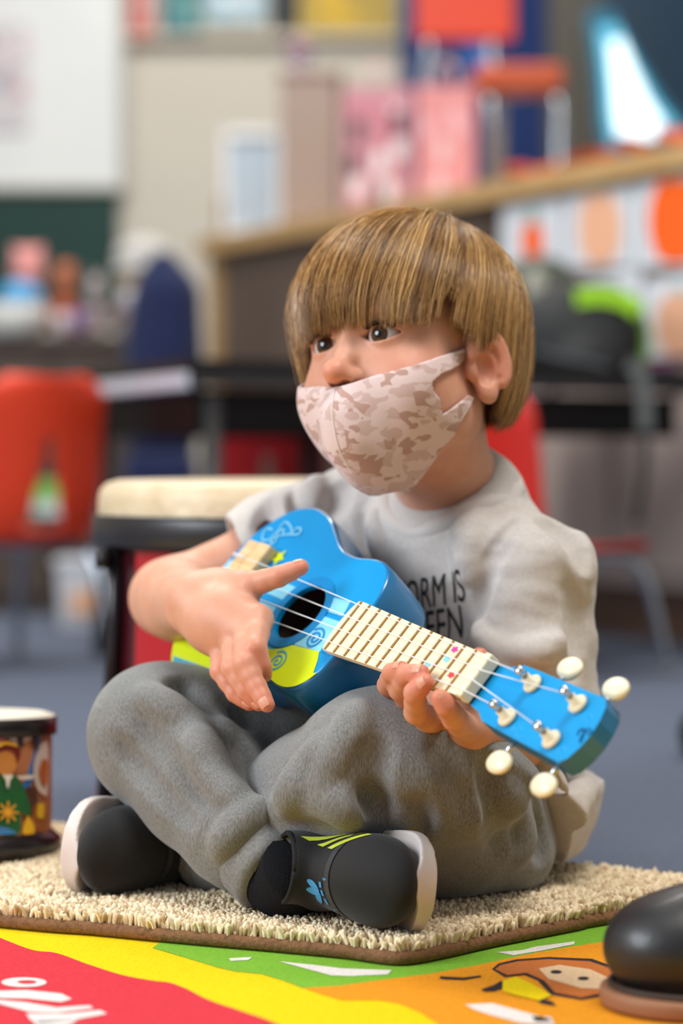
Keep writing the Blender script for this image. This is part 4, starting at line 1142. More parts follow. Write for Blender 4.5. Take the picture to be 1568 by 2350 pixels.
# ---------- eyes
def eye_mat():
    m = bpy.data.materials.new('eye'); m.use_nodes = True; nt = m.node_tree; n = nt.nodes; L = nt.links
    b = n['Principled BSDF']; b.inputs['Roughness'].default_value = .06; b.inputs['Coat Weight'].default_value = .4; b.inputs['Coat Roughness'].default_value = .02
    a = n.new('ShaderNodeAttribute'); a.attribute_name = 'Col'; L.new(a.outputs['Color'], b.inputs['Base Color']); return m


em = eye_mat(); RE = .0122
for e in EYE:
    nu, nv = 48, 64
    g = gaze; s1 = np.cross(g, [0, 0, 1.]); s1 /= np.linalg.norm(s1); s2 = np.cross(s1, g)
    V = []; cc = []
    for i in range(nu + 1):
        th = math.pi * (i / nu) ** 1.3
        for j in range(nv):
            ph = 2 * math.pi * j / nv
            rr = RE * (1 + .045 * max(0, 1 - (th / .55) ** 2))
            V.append(e + rr * (math.cos(th) * g + math.sin(th) * (math.cos(ph) * s1 + math.sin(ph) * s2)))
            R_ = math.sin(th) * RE
            if th < .24: cc.append(LN((8, 6, 6)))
            elif th < .56: cc.append(LN((84, 50, 30)) * (.45 + .6 * (th - .24) / .32) * RND.uniform(.85, 1.15))
            elif th < .63: cc.append(LN((30, 20, 18)))
            else: cc.append(LN((208, 194, 188)))
    Fc = [[i * nv + j, i * nv + (j + 1) % nv, (i + 1) * nv + (j + 1) % nv, (i + 1) * nv + j] for i in range(nu) for j in range(nv)]
    me = py_mesh('eye', h2w(np.array(V)), [f[::-1] for f in Fc]); vcol(me, np.array(cc)); link('eye', me, em, person)
# lashes and brows
lash_m = mat('lash', (24, 16, 12), rough=.5)
for sx, e in zip((-1, 1), EYE):
    parts = []; o = 0; VV = []; FF = []
    for i in range(54):
        t = i / 53; x = -.0112 + .0232 * t
        zz = -.0145 + math.sqrt(max(0, .0213 ** 2 - (x) ** 2)) + .0002
        base_p = e + np.array([sx * (.0012 + x), 0, -.0002 + zz])
        yy = math.sqrt(max(1e-9, .0138 ** 2 - (base_p - e)[0] ** 2 - (base_p - e)[2] ** 2)); base_p[1] = e[1] + yy
        out = np.array([sx * (.0035 * (t - .35)), .0045, .0018 + RND.uniform(-.0005, .0008)])
        pts = [base_p, base_p + out * .6, base_p + out + np.array([0, 0, .0012])]
        V, Fc = tube_arrays(pts, [.0003, .0002, .00006], 4); VV.append(V); FF += [[q + o for q in f] for f in Fc]; o += len(V)
    link('eyelashes', py_mesh('eyelashes', h2w(np.concatenate(VV)), FF), lash_m, person)
# ================================================================== clothes
fx = np.array([-.65, -.76, 0]); fx /= np.linalg.norm(fx); lx = np.array([.76, -.65, 0]); lx /= np.linalg.norm(lx)
TR = np.stack([lx, fx, np.array([0, 0, 1.])], 1)

# ---------- sweatpants
pf = Field((-.27, 1.50, .0), (.27, 2.06, .235), .0022)
pf.ell(PEL + np.array([0, 0, .012]), (.084, .076, .082), .02, R=TR)
qf = Field((-.27, 1.50, .0), (.27, 2.06, .235), .0022)
qf.chain([HIP_R, HIP_R * .4 + KN_R * .6, KN_R], [.070, .064, .053], .025)
qf.chain([KN_R, KN_R * .65 + AN_R * .35, KN_R * .32 + AN_R * .68, KN_R * .25 + AN_R * .75], [.052, .047, .0405, .036], .015)
pf.chain([HIP_L, P(1010, 1848, 1.765), KN_L], [.050, .066, .057], .025)
pf.ell(P(1150, 1955, 1.80), (.040, .05, .034), .025)
pf.ell(P(1000, 1755, 1.672), (.050, .045, .033), .025)
pf.ell(P(1085, 1812, 1.690), (.050, .045, .033), .025)
pf.chain([KN_L, KN_L * .65 + AN_L * .35, KN_L * .3 + AN_L * .7, KN_L * .08 + AN_L * .92], [.053, .048, .040, .034], .018)
pf.ell(P(790, 1890, 1.70), (.045, .03, .028), .03)
# folds
for which, line, r, sub in (
        ('q', [(420, 1580), (470, 1640), (560, 1720), (600, 1800)], .007, True),
        ('q', [(400, 1572), (440, 1600), (500, 1625), (570, 1650)], .006, True),
        ('q', [(450, 1600), (480, 1650), (520, 1690)], .004, False),
        ('q', [(330, 1590), (420, 1650), (500, 1740)], .006, False),
        ('q', [(260, 1700), (330, 1780), (430, 1880)], .005, True),
        ('q', [(300, 1640), (380, 1740), (470, 1830)], .005, True),
        ('q', [(440, 1700), (500, 1790), (560, 1850)], .005, False),
        ('q', [(500, 1950), (540, 1900), (600, 1850)], .004, False),
        ('p', [(900, 1850), (885, 1895), (905, 1945)], .008, True),
        ('p', [(850, 1840), (862, 1890), (890, 1930)], .005, True),
        ('p', [(960, 1860), (945, 1910), (930, 1950)], .007, True),
        ('p', [(925, 1850), (915, 1890), (912, 1930)], .005, False),
        ('p', [(640, 1850), (720, 1825), (800, 1850), (870, 1900)], .008, False),
        ('p', [(760, 1700), (700, 1770), (650, 1850)], .006, False),
        ('p', [(1090, 1720), (1180, 1830), (1215, 1950)], .007, True),
        ('p', [(1120, 1760), (1150, 1850), (1150, 1960)], .006, True),
        ('p', [(1180, 1780), (1230, 1880), (1250, 1960)], .006, True),
        ('p', [(1150, 1780), (1190, 1880), (1190, 1970)], .005, False),
        ('p', [(820, 1625), (800, 1700), (740, 1790)], .006, False),
        ('p', [(1010, 1700), (1060, 1780), (1080, 1880)], .006, True),
        ('p', [(870, 1700), (850, 1780), (860, 1860)], .005, True)):
    (qf if which == 'q' else pf).stroke(line, r, 0, .014, sub)
qf.cutplane((0, 0, .024), (0, 0, -1))
pf.cutplane((0, 0, .024), (0, 0, -1))
pants_m = mat('grey_marl', (140, 141, 140), rough=.95, spec=.15, sheen=.25, noise=(900, (100, 101, 100), .3), bump=(600, .35, .0012), scale3=(1, 1, .3))
pf.mesh('p', 1); qf.mesh('q', 1); pants_me = join_np('sweatpants', [(pf.V, pf.F), (qf.V, qf.F)])
ruffle(pants_me, np.concatenate([pf.V, qf.V]), np.concatenate([pf.F, qf.F + len(pf.V)]), [((24, 24, 26), .0009), ((70, 70, 60), .0004)])
pants = link('sweatpants', pants_me, pants_m, person); pants['label'] = 'grey marl sweatpants'
# ankle cuffs
for kn, an, ta, tb, r0, r1 in ((KN_R, AN_R, .70, .985, .0370, .0335), (KN_L, AN_L, .78, 1.0, .038, .034)):
    pts = [kn + (an - kn) * t for t in np.linspace(ta, tb, 14)]
    rr = np.linspace(r0, r1, 14); rr[0] *= .86; rr[-1] *= .9
    cu = tube('cuff', pts, rr, mat('grey_rib', (140, 141, 140), rough=.95, spec=.15, sheen=.2, noise=(420, (110, 111, 110), .25), bump=(500, .35, .0012)), pants, seg=40)

# ---------- t-shirt
sf = Field((-.14, 1.66, .03), (.27, 2.06, .36), .0020)
CE = NECK * .25 + PEL * .75
sf.ell(np.array([.092, 1.912, .215]), (.094, .062, .105), .02, R=TR)
sf.ell(np.array([.100, 1.905, .140]), (.098, .074, .085), .03, R=TR)
sf.ell(np.array([.098, 1.885, .090]), (.102, .096, .075), .03, R=TR)
sf.cap(NECK + np.array([.012, -.012, -.020]), SH_L + np.array([-.006, .004, .012]), .034, .030, .03)
sf.cap(SH_R + np.array([.012, -.012, -.004]), SH_L + np.array([-.014, .012, -.002]), .043, .040, .025)
sf.chain([NECK + np.array([0, 0, -.03]), NECK + np.array([0, 0, .004])], [.060, .050], .03)
sf.chain([SH_R, SH_R * .62 + EL_R * .38, SH_R * .36 + EL_R * .64], [.043, .045, .043], .02)
sf.chain([SH_L, SH_L * .55 + EL_L * .45, SH_L * .08 + EL_L * .92], [.041, .046, .046], .007)
sf.ell(P(1332, 1305, 1.83), (.012, .03, .026), .02)
sf.ell(HIP_L + np.array([.002, .004, -.002]), (.066, .072, .080), .025)
sf.chain([HIP_L, HIP_L * .45 + P(1010, 1848, 1.765) * .55, P(1085, 1815, 1.725)], [.066, .076, .055], .02)
# open the sleeves
for s_, e_, t_ in ((SH_R, EL_R, .60), (SH_L, EL_L, .84)):
    ax = (e_ - s_) / np.linalg.norm(e_ - s_); p = s_ + (e_ - s_) * t_

    def cut(X, Y, Z, ax=ax, p=p):
        t = (X - p[0]) * ax[0] + (Y - p[1]) * ax[1] + (Z - p[2]) * ax[2]
        q = np.sqrt(np.maximum((X - p[0]) ** 2 + (Y - p[1]) ** 2 + (Z - p[2]) ** 2 - t * t, 0)) - .085
        return np.maximum(-t, q)
    sf.op(cut, p - .05, p + .07, .002, sub=True)
    sf.cap(p - ax * .02, p + ax * .03, .0375, .040, .002, sub=True)
# neck opening
CN = P(1025, 1118, 1.880); nrm = np.array([-.30, -.50, .81]); nrm /= np.linalg.norm(nrm)
c1 = lx - nrm * np.dot(lx, nrm); c1 /= np.linalg.norm(c1); c2 = np.cross(nrm, c1)
RA, RB = .0480, .0465
Rc = np.stack([c1, c2, nrm], 1)
sf.ell(CN + nrm * .055, (RA * 1.0, RB * 1.0, .080), .003, R=Rc, sub=True)
for line, r, dp, sub, k in (
        ([(1175, 1200), (1130, 1280), (1100, 1380), (1098, 1440)], .006, .001, True, .006),
        ([(1105, 1450), (1130, 1490), (1210, 1500), (1300, 1465)], .0045, .002, False, .014),
        ([(1240, 1180), (1310, 1230), (1352, 1300)], .005, .001, True, .010),
        ([(1180, 1540), (1250, 1560), (1330, 1540)], .004, .002, True, .012),
        ([(1310, 1330), (1330, 1420), (1335, 1500)], .005, .001, True, .012),
        ([(850, 1150), (835, 1200), (840, 1270)], .006, .001, True, .012),
        ([(875, 1150), (868, 1210), (880, 1290)], .005, .001, False, .012),
        ([(790, 1110), (760, 1150), (745, 1180)], .006, .001, True, .012),
        ([(700, 1120), (690, 1160), (700, 1190)], .005, .001, True, .012),
        ([(1290, 1790), (1250, 1850), (1280, 1920)], .006, .001, True, .014),
        ([(1350, 1790), (1310, 1870), (1290, 1960)], .007, .002, False, .014),
        ([(1190, 1790), (1240, 1880), (1275, 1970)], .005, .001, True, .010),
        ([(1090, 1330), (1135, 1250), (1190, 1190), (1250, 1168), (1300, 1200)], .0022, 0, True, .004),
        ([(1186, 1080), (1225, 1120), (1262, 1160)], .0018, 0, True, .004),
        ([(1130, 1530), (1200, 1545), (1280, 1530)], .004, 0, False, .014),
        ([(1100, 1180), (1080, 1240), (1075, 1320)], .006, 0, False, .016),
        ([(620, 1150), (610, 1190), (600, 1220)], .005, 0, True, .012),
        ([(730, 1100), (715, 1140), (720, 1170)], .005, 0, False, .012)):
    sf.stroke(line, r, dp, k, sub)
sf.cutplane((.1, 1.88, .032), (0, 0, -1))
hA, hB = P(1165, 1785, 1.80), P(1285, 1992, 1.83); hn = np.cross(hB - hA, lx); hn /= np.linalg.norm(hn)
if hn[1] > 0: hn = -hn
sf.cutplane(hA, hn)
shirt_m = mat('oatmeal_jersey', (210, 202, 196), rough=.92, spec=.2, sheen=.25, noise=(300, (195, 187, 181), .15), bump=(650, .22, .0009))
shirt_me = sf.mesh('t_shirt', 2); shirt_V = ruffle(shirt_me, sf.V, sf.F, [((20, 20, 44), .0024), ((60, 60, 110), .0008)])
shirt = link('t_shirt', shirt_me, shirt_m, person); shirt['label'] = 'oatmeal t-shirt with dark lettering'
# ribbed collar
ring = []
for t in np.linspace(0, 2 * math.pi, 64, endpoint=False):
    d = c1 * math.cos(t) * RA * .985 + c2 * math.sin(t) * RB * .985
    o = CN + d; q = sf.march(o + nrm * .05 + d * .04, -nrm, 0, .12)
    q2 = sf.march(o + nrm * .05 + d * .30, -nrm, 0, .12)
    z = np.dot(q2 - CN, nrm) if q2 is not None else 0
    ring.append((d, z))
zs = np.array([z for _, z in ring]); zs = sum(np.roll(zs, i) for i in range(-6, 7)) / 13
V = []; Fc = []; prof = [(-.04, -.008), (-.07, .0015), (.0, .0046), (.14, .0040), (.24, .0018), (.25, -.004)]
for (d, _), z in zip(ring, zs):
    for s_, h_ in prof: V.append(CN + d * (1 + s_) + nrm * (z + h_ + .002))
m_ = len(prof)
for i in range(64):
    for j in range(m_ - 1): Fc.append([i * m_ + j, i * m_ + j + 1, ((i + 1) % 64) * m_ + j + 1, ((i + 1) % 64) * m_ + j])
link('collar', py_mesh('collar', V, Fc), mat('oatmeal_rib', (212, 204, 198), rough=.92, spec=.2, sheen=.2, bump=(900, .3, .0012)), shirt)
# dark lettering across the chest
ink = mat('shirt_ink', (40, 42, 46), rough=.8)
pc = P(1010, 1400, 1.83)
tn = np.array([-.45, -.89, .05]); tn /= np.linalg.norm(tn); tx = np.cross(np.array([0, 0, 1.]), -tn); tx = -np.cross(tn, np.array([0, 0, 1.]));
tx = np.cross(np.array([0, 0, 1.]), tn); tx /= np.linalg.norm(tx); tz = np.cross(tn, tx)


from mathutils.bvhtree import BVHTree
SBVH = BVHTree.FromPolygons([tuple(v) for v in shirt_V], sf.F.tolist())


def chest_text(txt, px, py, size, shear, right):
    cu = bpy.data.curves.new('shirt_print', 'FONT'); cu.body = txt; cu.size = size; cu.align_x = 'RIGHT' if right else 'LEFT'; cu.shear = shear; cu.offset = 0
    cu.resolution_u = 4
    ob = bpy.data.objects.new('tmp', cu); COL.objects.link(ob)
    dg = bpy.context.evaluated_depsgraph_get(); me = bpy.data.meshes.new_from_object(ob.evaluated_get(dg)); bpy.data.objects.remove(ob)
    bm = bmesh.new(); bm.from_mesh(me); bmesh.ops.subdivide_edges(bm, edges=[e for e in bm.edges if e.calc_length() > .004], cuts=4)
    org = sf.pix(px, py)
    for v in bm.verts:
        p = org + tx * v.co.x * .52 + tz * (v.co.y * 1.0 + v.co.x * .10)
        q = SBVH.ray_cast(Vector(p + tn * .06), Vector(-tn))[0]
        q = p if q is None else np.array(q)
        v.co = Vector(q + tn * .0007)
    bmesh.ops.triangulate(bm, faces=bm.faces[:])
    bm.to_mesh(me); bm.free(); o = link('shirt_print', me, ink, shirt); o['label'] = 'dark grey printed lettering'; return o


chest_text('STORM IS', 1070, 1378, .034, .25, True)
chest_text('EEN', 1066, 1462, .036, .05, True)
# ---------- face mask
mf = Field((-.085, -.045, -.155), (.085, .130, .03), .0009)
mf.ell((0, -.008, .010), (.0685, .088, .078), .01)
mf.ell((0, .026, -.030), (.0575, .060, .075), .02)
mf.ell((0, .034, -.080), (.046, .046, .040), .03)
for sx in (-1, 1):
    mf.ell((sx * .034, .050, -.052), (.028, .028, .028), .02); mf.ell((sx * .048, .010, -.072), (.014, .030, .023), .025)
mf.chain([(0, .083, -.058), (0, .087, -.072), (0, .081, -.092), (0, .060, -.106), (0, .038, -.118)], [.0055, .006, .006, .006, .006], .030)
outl = [(772, 888), (830, 872), (900, 851), (1000, 821), (1050, 805), (1096, 786), (1092, 808), (1048, 842), (1010, 860), (990, 878), (993, 897), (1008, 915), (1010, 935), (1014, 952),
        (1050, 927), (1074, 906), (1086, 914), (1060, 962), (1010, 1032), (965, 1096), (935, 1128)]
yz = []
for p in outl:
    q = head_pix(mf, *p)
    if q is not None: yz.append((q[1], q[2]))
yz = [(.16, yz[0][1] + .003)] + yz + [(yz[-1][0] + .012, yz[-1][1] - .001), (.16, yz[-1][1] - .03)]
yz = np.array(yz)


def poly2d(Y, Z, pts):
    d = None; sgn = np.ones(np.broadcast(Y, Z).shape, bool); n = len(pts); inside = np.zeros(np.broadcast(Y, Z).shape, bool)
    for i in range(n):
        a = pts[i]; b = pts[(i + 1) % n]; e = b - a
        wy, wz = Y - a[0], Z - a[1]; t = np.clip((wy * e[0] + wz * e[1]) / (e @ e), 0, 1)
        q = (wy - e[0] * t) ** 2 + (wz - e[1] * t) ** 2; d = q if d is None else np.minimum(d, q)
        c = ((a[1] > Z) != (b[1] > Z)) & (Y < (b[0] - a[0]) * (Z - a[1]) / ((b[1] - a[1]) or 1e-9) + a[0]); inside ^= c
    return np.where(inside, -1, 1) * np.sqrt(d)


X_, Y_, Z_ = mf.grid((slice(None),) * 3)
hullD = mf.f.copy()
pd = poly2d(Y_, Z_, yz).astype(np.float32)
mf.f = np.maximum(np.abs(mf.f) - .0012, np.broadcast_to(pd, mf.f.shape))


def mask_mat():
    m = bpy.data.materials.new('camo_cloth'); m.use_nodes = True; nt = m.node_tree; n = nt.nodes; L = nt.links; b = n['Principled BSDF']
    b.inputs['Roughness'].default_value = .85; b.inputs['Specular IOR Level'].default_value = .2; b.inputs['Sheen Weight'].default_value = .2
    tc = n.new('ShaderNodeTexCoord'); mp = n.new('ShaderNodeMapping'); mp.inputs['Rotation'].default_value = (.3, .5, .2); mp.inputs['Scale'].default_value = (.75, .75, 1.25); L.new(tc.outputs['Object'], mp.inputs[0])
    last = None; base_ = lin((224, 200, 197))
    for i, (sc, th, col) in enumerate(((95, .545, (207, 178, 172)), (88, .585, (188, 152, 141)))):
        t = n.new('ShaderNodeTexNoise'); t.inputs['Scale'].default_value = sc; t.inputs['Detail'].default_value = 1.2; t.inputs['Distortion'].default_value = .6
        ad = n.new('ShaderNodeVectorMath'); ad.inputs[1].default_value = (3.7 * i, 1.9 * i, 0); L.new(mp.outputs[0], ad.inputs[0]); L.new(ad.outputs[0], t.inputs['Vector'])
        r = n.new('ShaderNodeMapRange'); r.inputs[1].default_value = th - .006; r.inputs[2].default_value = th + .006; L.new(t.outputs['Fac'], r.inputs[0])
        mx = n.new('ShaderNodeMix'); mx.data_type = 'RGBA'; mx.inputs['B'].default_value = lin(col); L.new(r.outputs[0], mx.inputs['Factor'])
        if last is None: mx.inputs['A'].default_value = base_
        else: L.new(last, mx.inputs['A'])
        last = mx.outputs['Result']
    L.new(last, b.inputs['Base Color'])
    t = n.new('ShaderNodeTexNoise'); t.inputs['Scale'].default_value = 900; L.new(tc.outputs['Object'], t.inputs['Vector'])
    bp = n.new('ShaderNodeBump'); bp.inputs['Strength'].default_value = .2; bp.inputs['Distance'].default_value = .0006; L.new(t.outputs['Fac'], bp.inputs['Height']); L.new(bp.outputs[0], b.inputs['Normal'])
    return m


mask = link('face_mask', mf.mesh('face_mask', 1, xf=h2w), mask_mat(), person); mask['label'] = 'pale pink camouflage cloth face mask'
hv = Field.__new__(Field); hv.__dict__.update(mf.__dict__); hv.f = hullD
seamp = []
for z in np.linspace(-.056, -.112, 26):
    q = hv.march(np.array([0, .14, z]), np.array([0, -1., 0]), 0, .14)
    if q is not None: seamp.append(q + np.array([0, .0012, 0]))
tube('seam', h2w(np.array(seamp)), .0010, mat('mask_seam', (224, 208, 202), rough=.8), mask, seg=8)

# ---------- hair
HC = np.array([0, -.007, .008]); HRAD = np.array([.0825, .0990, .0850])
Wd = np.array([-.16, -.28, .95]); Wd /= np.linalg.norm(Wd)
t1 = np.cross(Wd, [0, 1., 0]); t1 /= np.linalg.norm(t1); t2 = np.cross(Wd, t1)


def zend(al):
    """where the hair ends (head z) by azimuth, 0 = forward, negative = child's left"""
    a = math.degrees(al)
    xs = [-180, -140, -115, -106, -99, -92, -84, -77, -71, -66, -62, -59, -56, -51, -47, -30, -10, 10, 30, 45, 55, 65, 80, 100, 110, 140, 180]
    zs_ = [-.056, -.058, -.068, -.064, -.026, -.015, -.014, -.020, -.016, -.008, .004, .016, .020, .014, .007, .006, .008, .010, .008, -.004, -.024, -.040, -.050, -.052, -.060, -.058, -.056]
    return float(np.interp(a, xs, zs_))


def strand(phi, th0, lay, clump, jit, endj):
    pts = []; T = t1 * math.cos(phi) + t2 * math.sin(phi); th = th0
    step = .11; cur = None; drop = False
    for i in range(40):
        if not drop:
            s_ = Wd * math.cos(th) + T * math.sin(th)
            if s_[2] < -.06 and th > .5: drop = True; hx = s_.copy(); hp = HC + s_ * (HRAD + lay); continue
            p = HC + s_ * (HRAD + lay); th += step
        else:
            dz = .0085; hp = hp + np.array([0, 0, -dz]); sh = np.clip((HC[2] - hp[2]) / .1, 0, 1)
            k = 1 - .003 * (1 + 24 * sh * sh) * (1.1 if hp[1] < 0 else .6); hp[0] = HC[0] + (hp[0] - HC[0]) * k; hp[1] = HC[1] + (hp[1] - HC[1]) * k
            p = hp.copy()
        al = math.atan2(p[0], p[1])
        pts.append(p)
        if p[2] < zend(al) + endj: break
    if len(pts) < 4: return None
    return np.array(pts)


NST = int(os.environ.get('HAIR', '20000'))
rs = np.random.RandomState(3)
NC = 420
clx = rs.uniform(0, 2 * math.pi, NC); clc = rs.uniform(0, 1, NC); cll = rs.uniform(-.0024, .0030, NC); cle = rs.normal(0, .0024, NC); clb = rs.uniform(-1, 1, NC)
SV = []; SF = []; SCc = []; off = 0; NS = 10
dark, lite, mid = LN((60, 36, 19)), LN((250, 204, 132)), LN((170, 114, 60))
fan = np.arange(3) * 2 * math.pi / 3
for i in range(NST):
    ci = rs.randint(NC); under = rs.random_sample() < .35
    phi0 = clx[ci] + rs.normal(0, .035)
    th0 = abs(rs.normal(0, .22)) if rs.random_sample() < .6 else rs.uniform(.1, 1.2)
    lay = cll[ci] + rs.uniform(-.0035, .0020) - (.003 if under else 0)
    st = strand(phi0, th0, lay, ci, 0, cle[ci] + rs.normal(0, .0032))
    if st is None: continue
    # resample to NS points
    L = np.concatenate([[0], np.cumsum(np.linalg.norm(np.diff(st, axis=0), axis=1))]); u = np.linspace(0, L[-1], NS)
    st = np.stack([np.interp(u, L, st[:, q]) for q in range(3)], 1)
    # sideways clumping and waviness
    tang = np.gradient(st, axis=0); tang /= np.linalg.norm(tang, axis=1)[:, None]
    outn = (st - HC) / HRAD ** 2; outn /= np.linalg.norm(outn, axis=1)[:, None]
    side = np.cross(tang, outn); tt = np.linspace(0, 1, NS)
    dphi = ((phi0 - clx[ci] + math.pi) % (2 * math.pi)) - math.pi
    st = st - side * (dphi * .035 * tt ** 1.5)[:, None] * np.sign(1) + side * (.0035 * clb[ci] * np.sin(tt * 2.6))[:, None]
    st = st + outn * (.0022 * np.sin(tt * math.pi * 1.5 + clx[ci] * 5) * tt)[:, None] + side * (rs.normal(0, .0006) * np.sin(tt * 6 + rs.uniform(0, 6)))[:, None]
    if rs.random_sample() < .03: st = st + outn * (np.sin(tt * 2.4) * rs.uniform(.002, .007))[:, None] + side * (tt * rs.normal(0, .006))[:, None]
    st[0] -= outn[0] * .004; st[-1] -= outn[-1] * .0012
    rad = .00030 * np.clip(1.15 - tt ** 4, .25, 1) * rs.uniform(.7, 1.3)
    w = np.cross(tang, side)
    ringp = st[:, None, :] + rad[:, None, None] * (np.cos(fan)[None, :, None] * side[:, None, :] + np.sin(fan)[None, :, None] * w[:, None, :])
    SV.append(ringp.reshape(-1, 3))
    b = off + np.arange(NS - 1)[:, None] * 3
    for j in range(3):
        SF.append(np.stack([b[:, 0] + j, b[:, 0] + (j + 1) % 3, b[:, 0] + 3 + (j + 1) % 3, b[:, 0] + 3 + j], 1))
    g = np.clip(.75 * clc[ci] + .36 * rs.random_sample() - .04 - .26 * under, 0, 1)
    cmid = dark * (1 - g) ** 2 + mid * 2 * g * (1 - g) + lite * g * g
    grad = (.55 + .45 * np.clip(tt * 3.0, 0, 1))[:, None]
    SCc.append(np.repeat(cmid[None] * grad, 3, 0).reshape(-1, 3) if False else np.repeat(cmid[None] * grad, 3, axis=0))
    off += NS * 3
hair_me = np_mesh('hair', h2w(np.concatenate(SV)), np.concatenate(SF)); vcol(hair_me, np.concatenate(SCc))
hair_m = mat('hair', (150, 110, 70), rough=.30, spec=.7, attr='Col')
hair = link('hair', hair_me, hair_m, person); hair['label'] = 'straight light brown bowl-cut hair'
# the dense under layer of the hair
V = []; Fc = []; NP_, NT_ = 120, 26
for i in range(NP_):
    phi = 2 * math.pi * i / NP_; st = strand(phi, .02, -.0062, 0, 0, .006)
    L = np.concatenate([[0], np.cumsum(np.linalg.norm(np.diff(st, axis=0), axis=1))]); u = np.linspace(0, L[-1], NT_)
    V += list(np.stack([np.interp(u, L, st[:, q]) for q in range(3)], 1))
for i in range(NP_):
    for j in range(NT_ - 1):
        a = i * NT_ + j; b = ((i + 1) % NP_) * NT_ + j; Fc.append([a, b, b + 1, a + 1])
link('under_hair', py_mesh('under_hair', h2w(np.array(V)), Fc), mat('hair_under', (84, 58, 38), rough=.6, spec=.3, noise=(400, (60, 42, 28), .3)), hair)

# ---------- socks and sneakers
sock_m = mat('black_sock', (26, 26, 30), rough=.95, spec=.15, bump=(700, .5, .002))
up_m = mat('black_neoprene', (24, 24, 27), rough=.75, spec=.3, sheen=.15, bump=(1200, .15, .0006))
sole_m = mat('white_sole', (222, 214, 212), rough=.55, noise=(40, (206, 192, 182), .2))
lime = mat('lime_print', (206, 222, 70), rough=.5); blue_ink = mat('blue_print', (70, 150, 214), rough=.5); grey_tape = mat('grey_tape', (60, 62, 67), rough=.4)


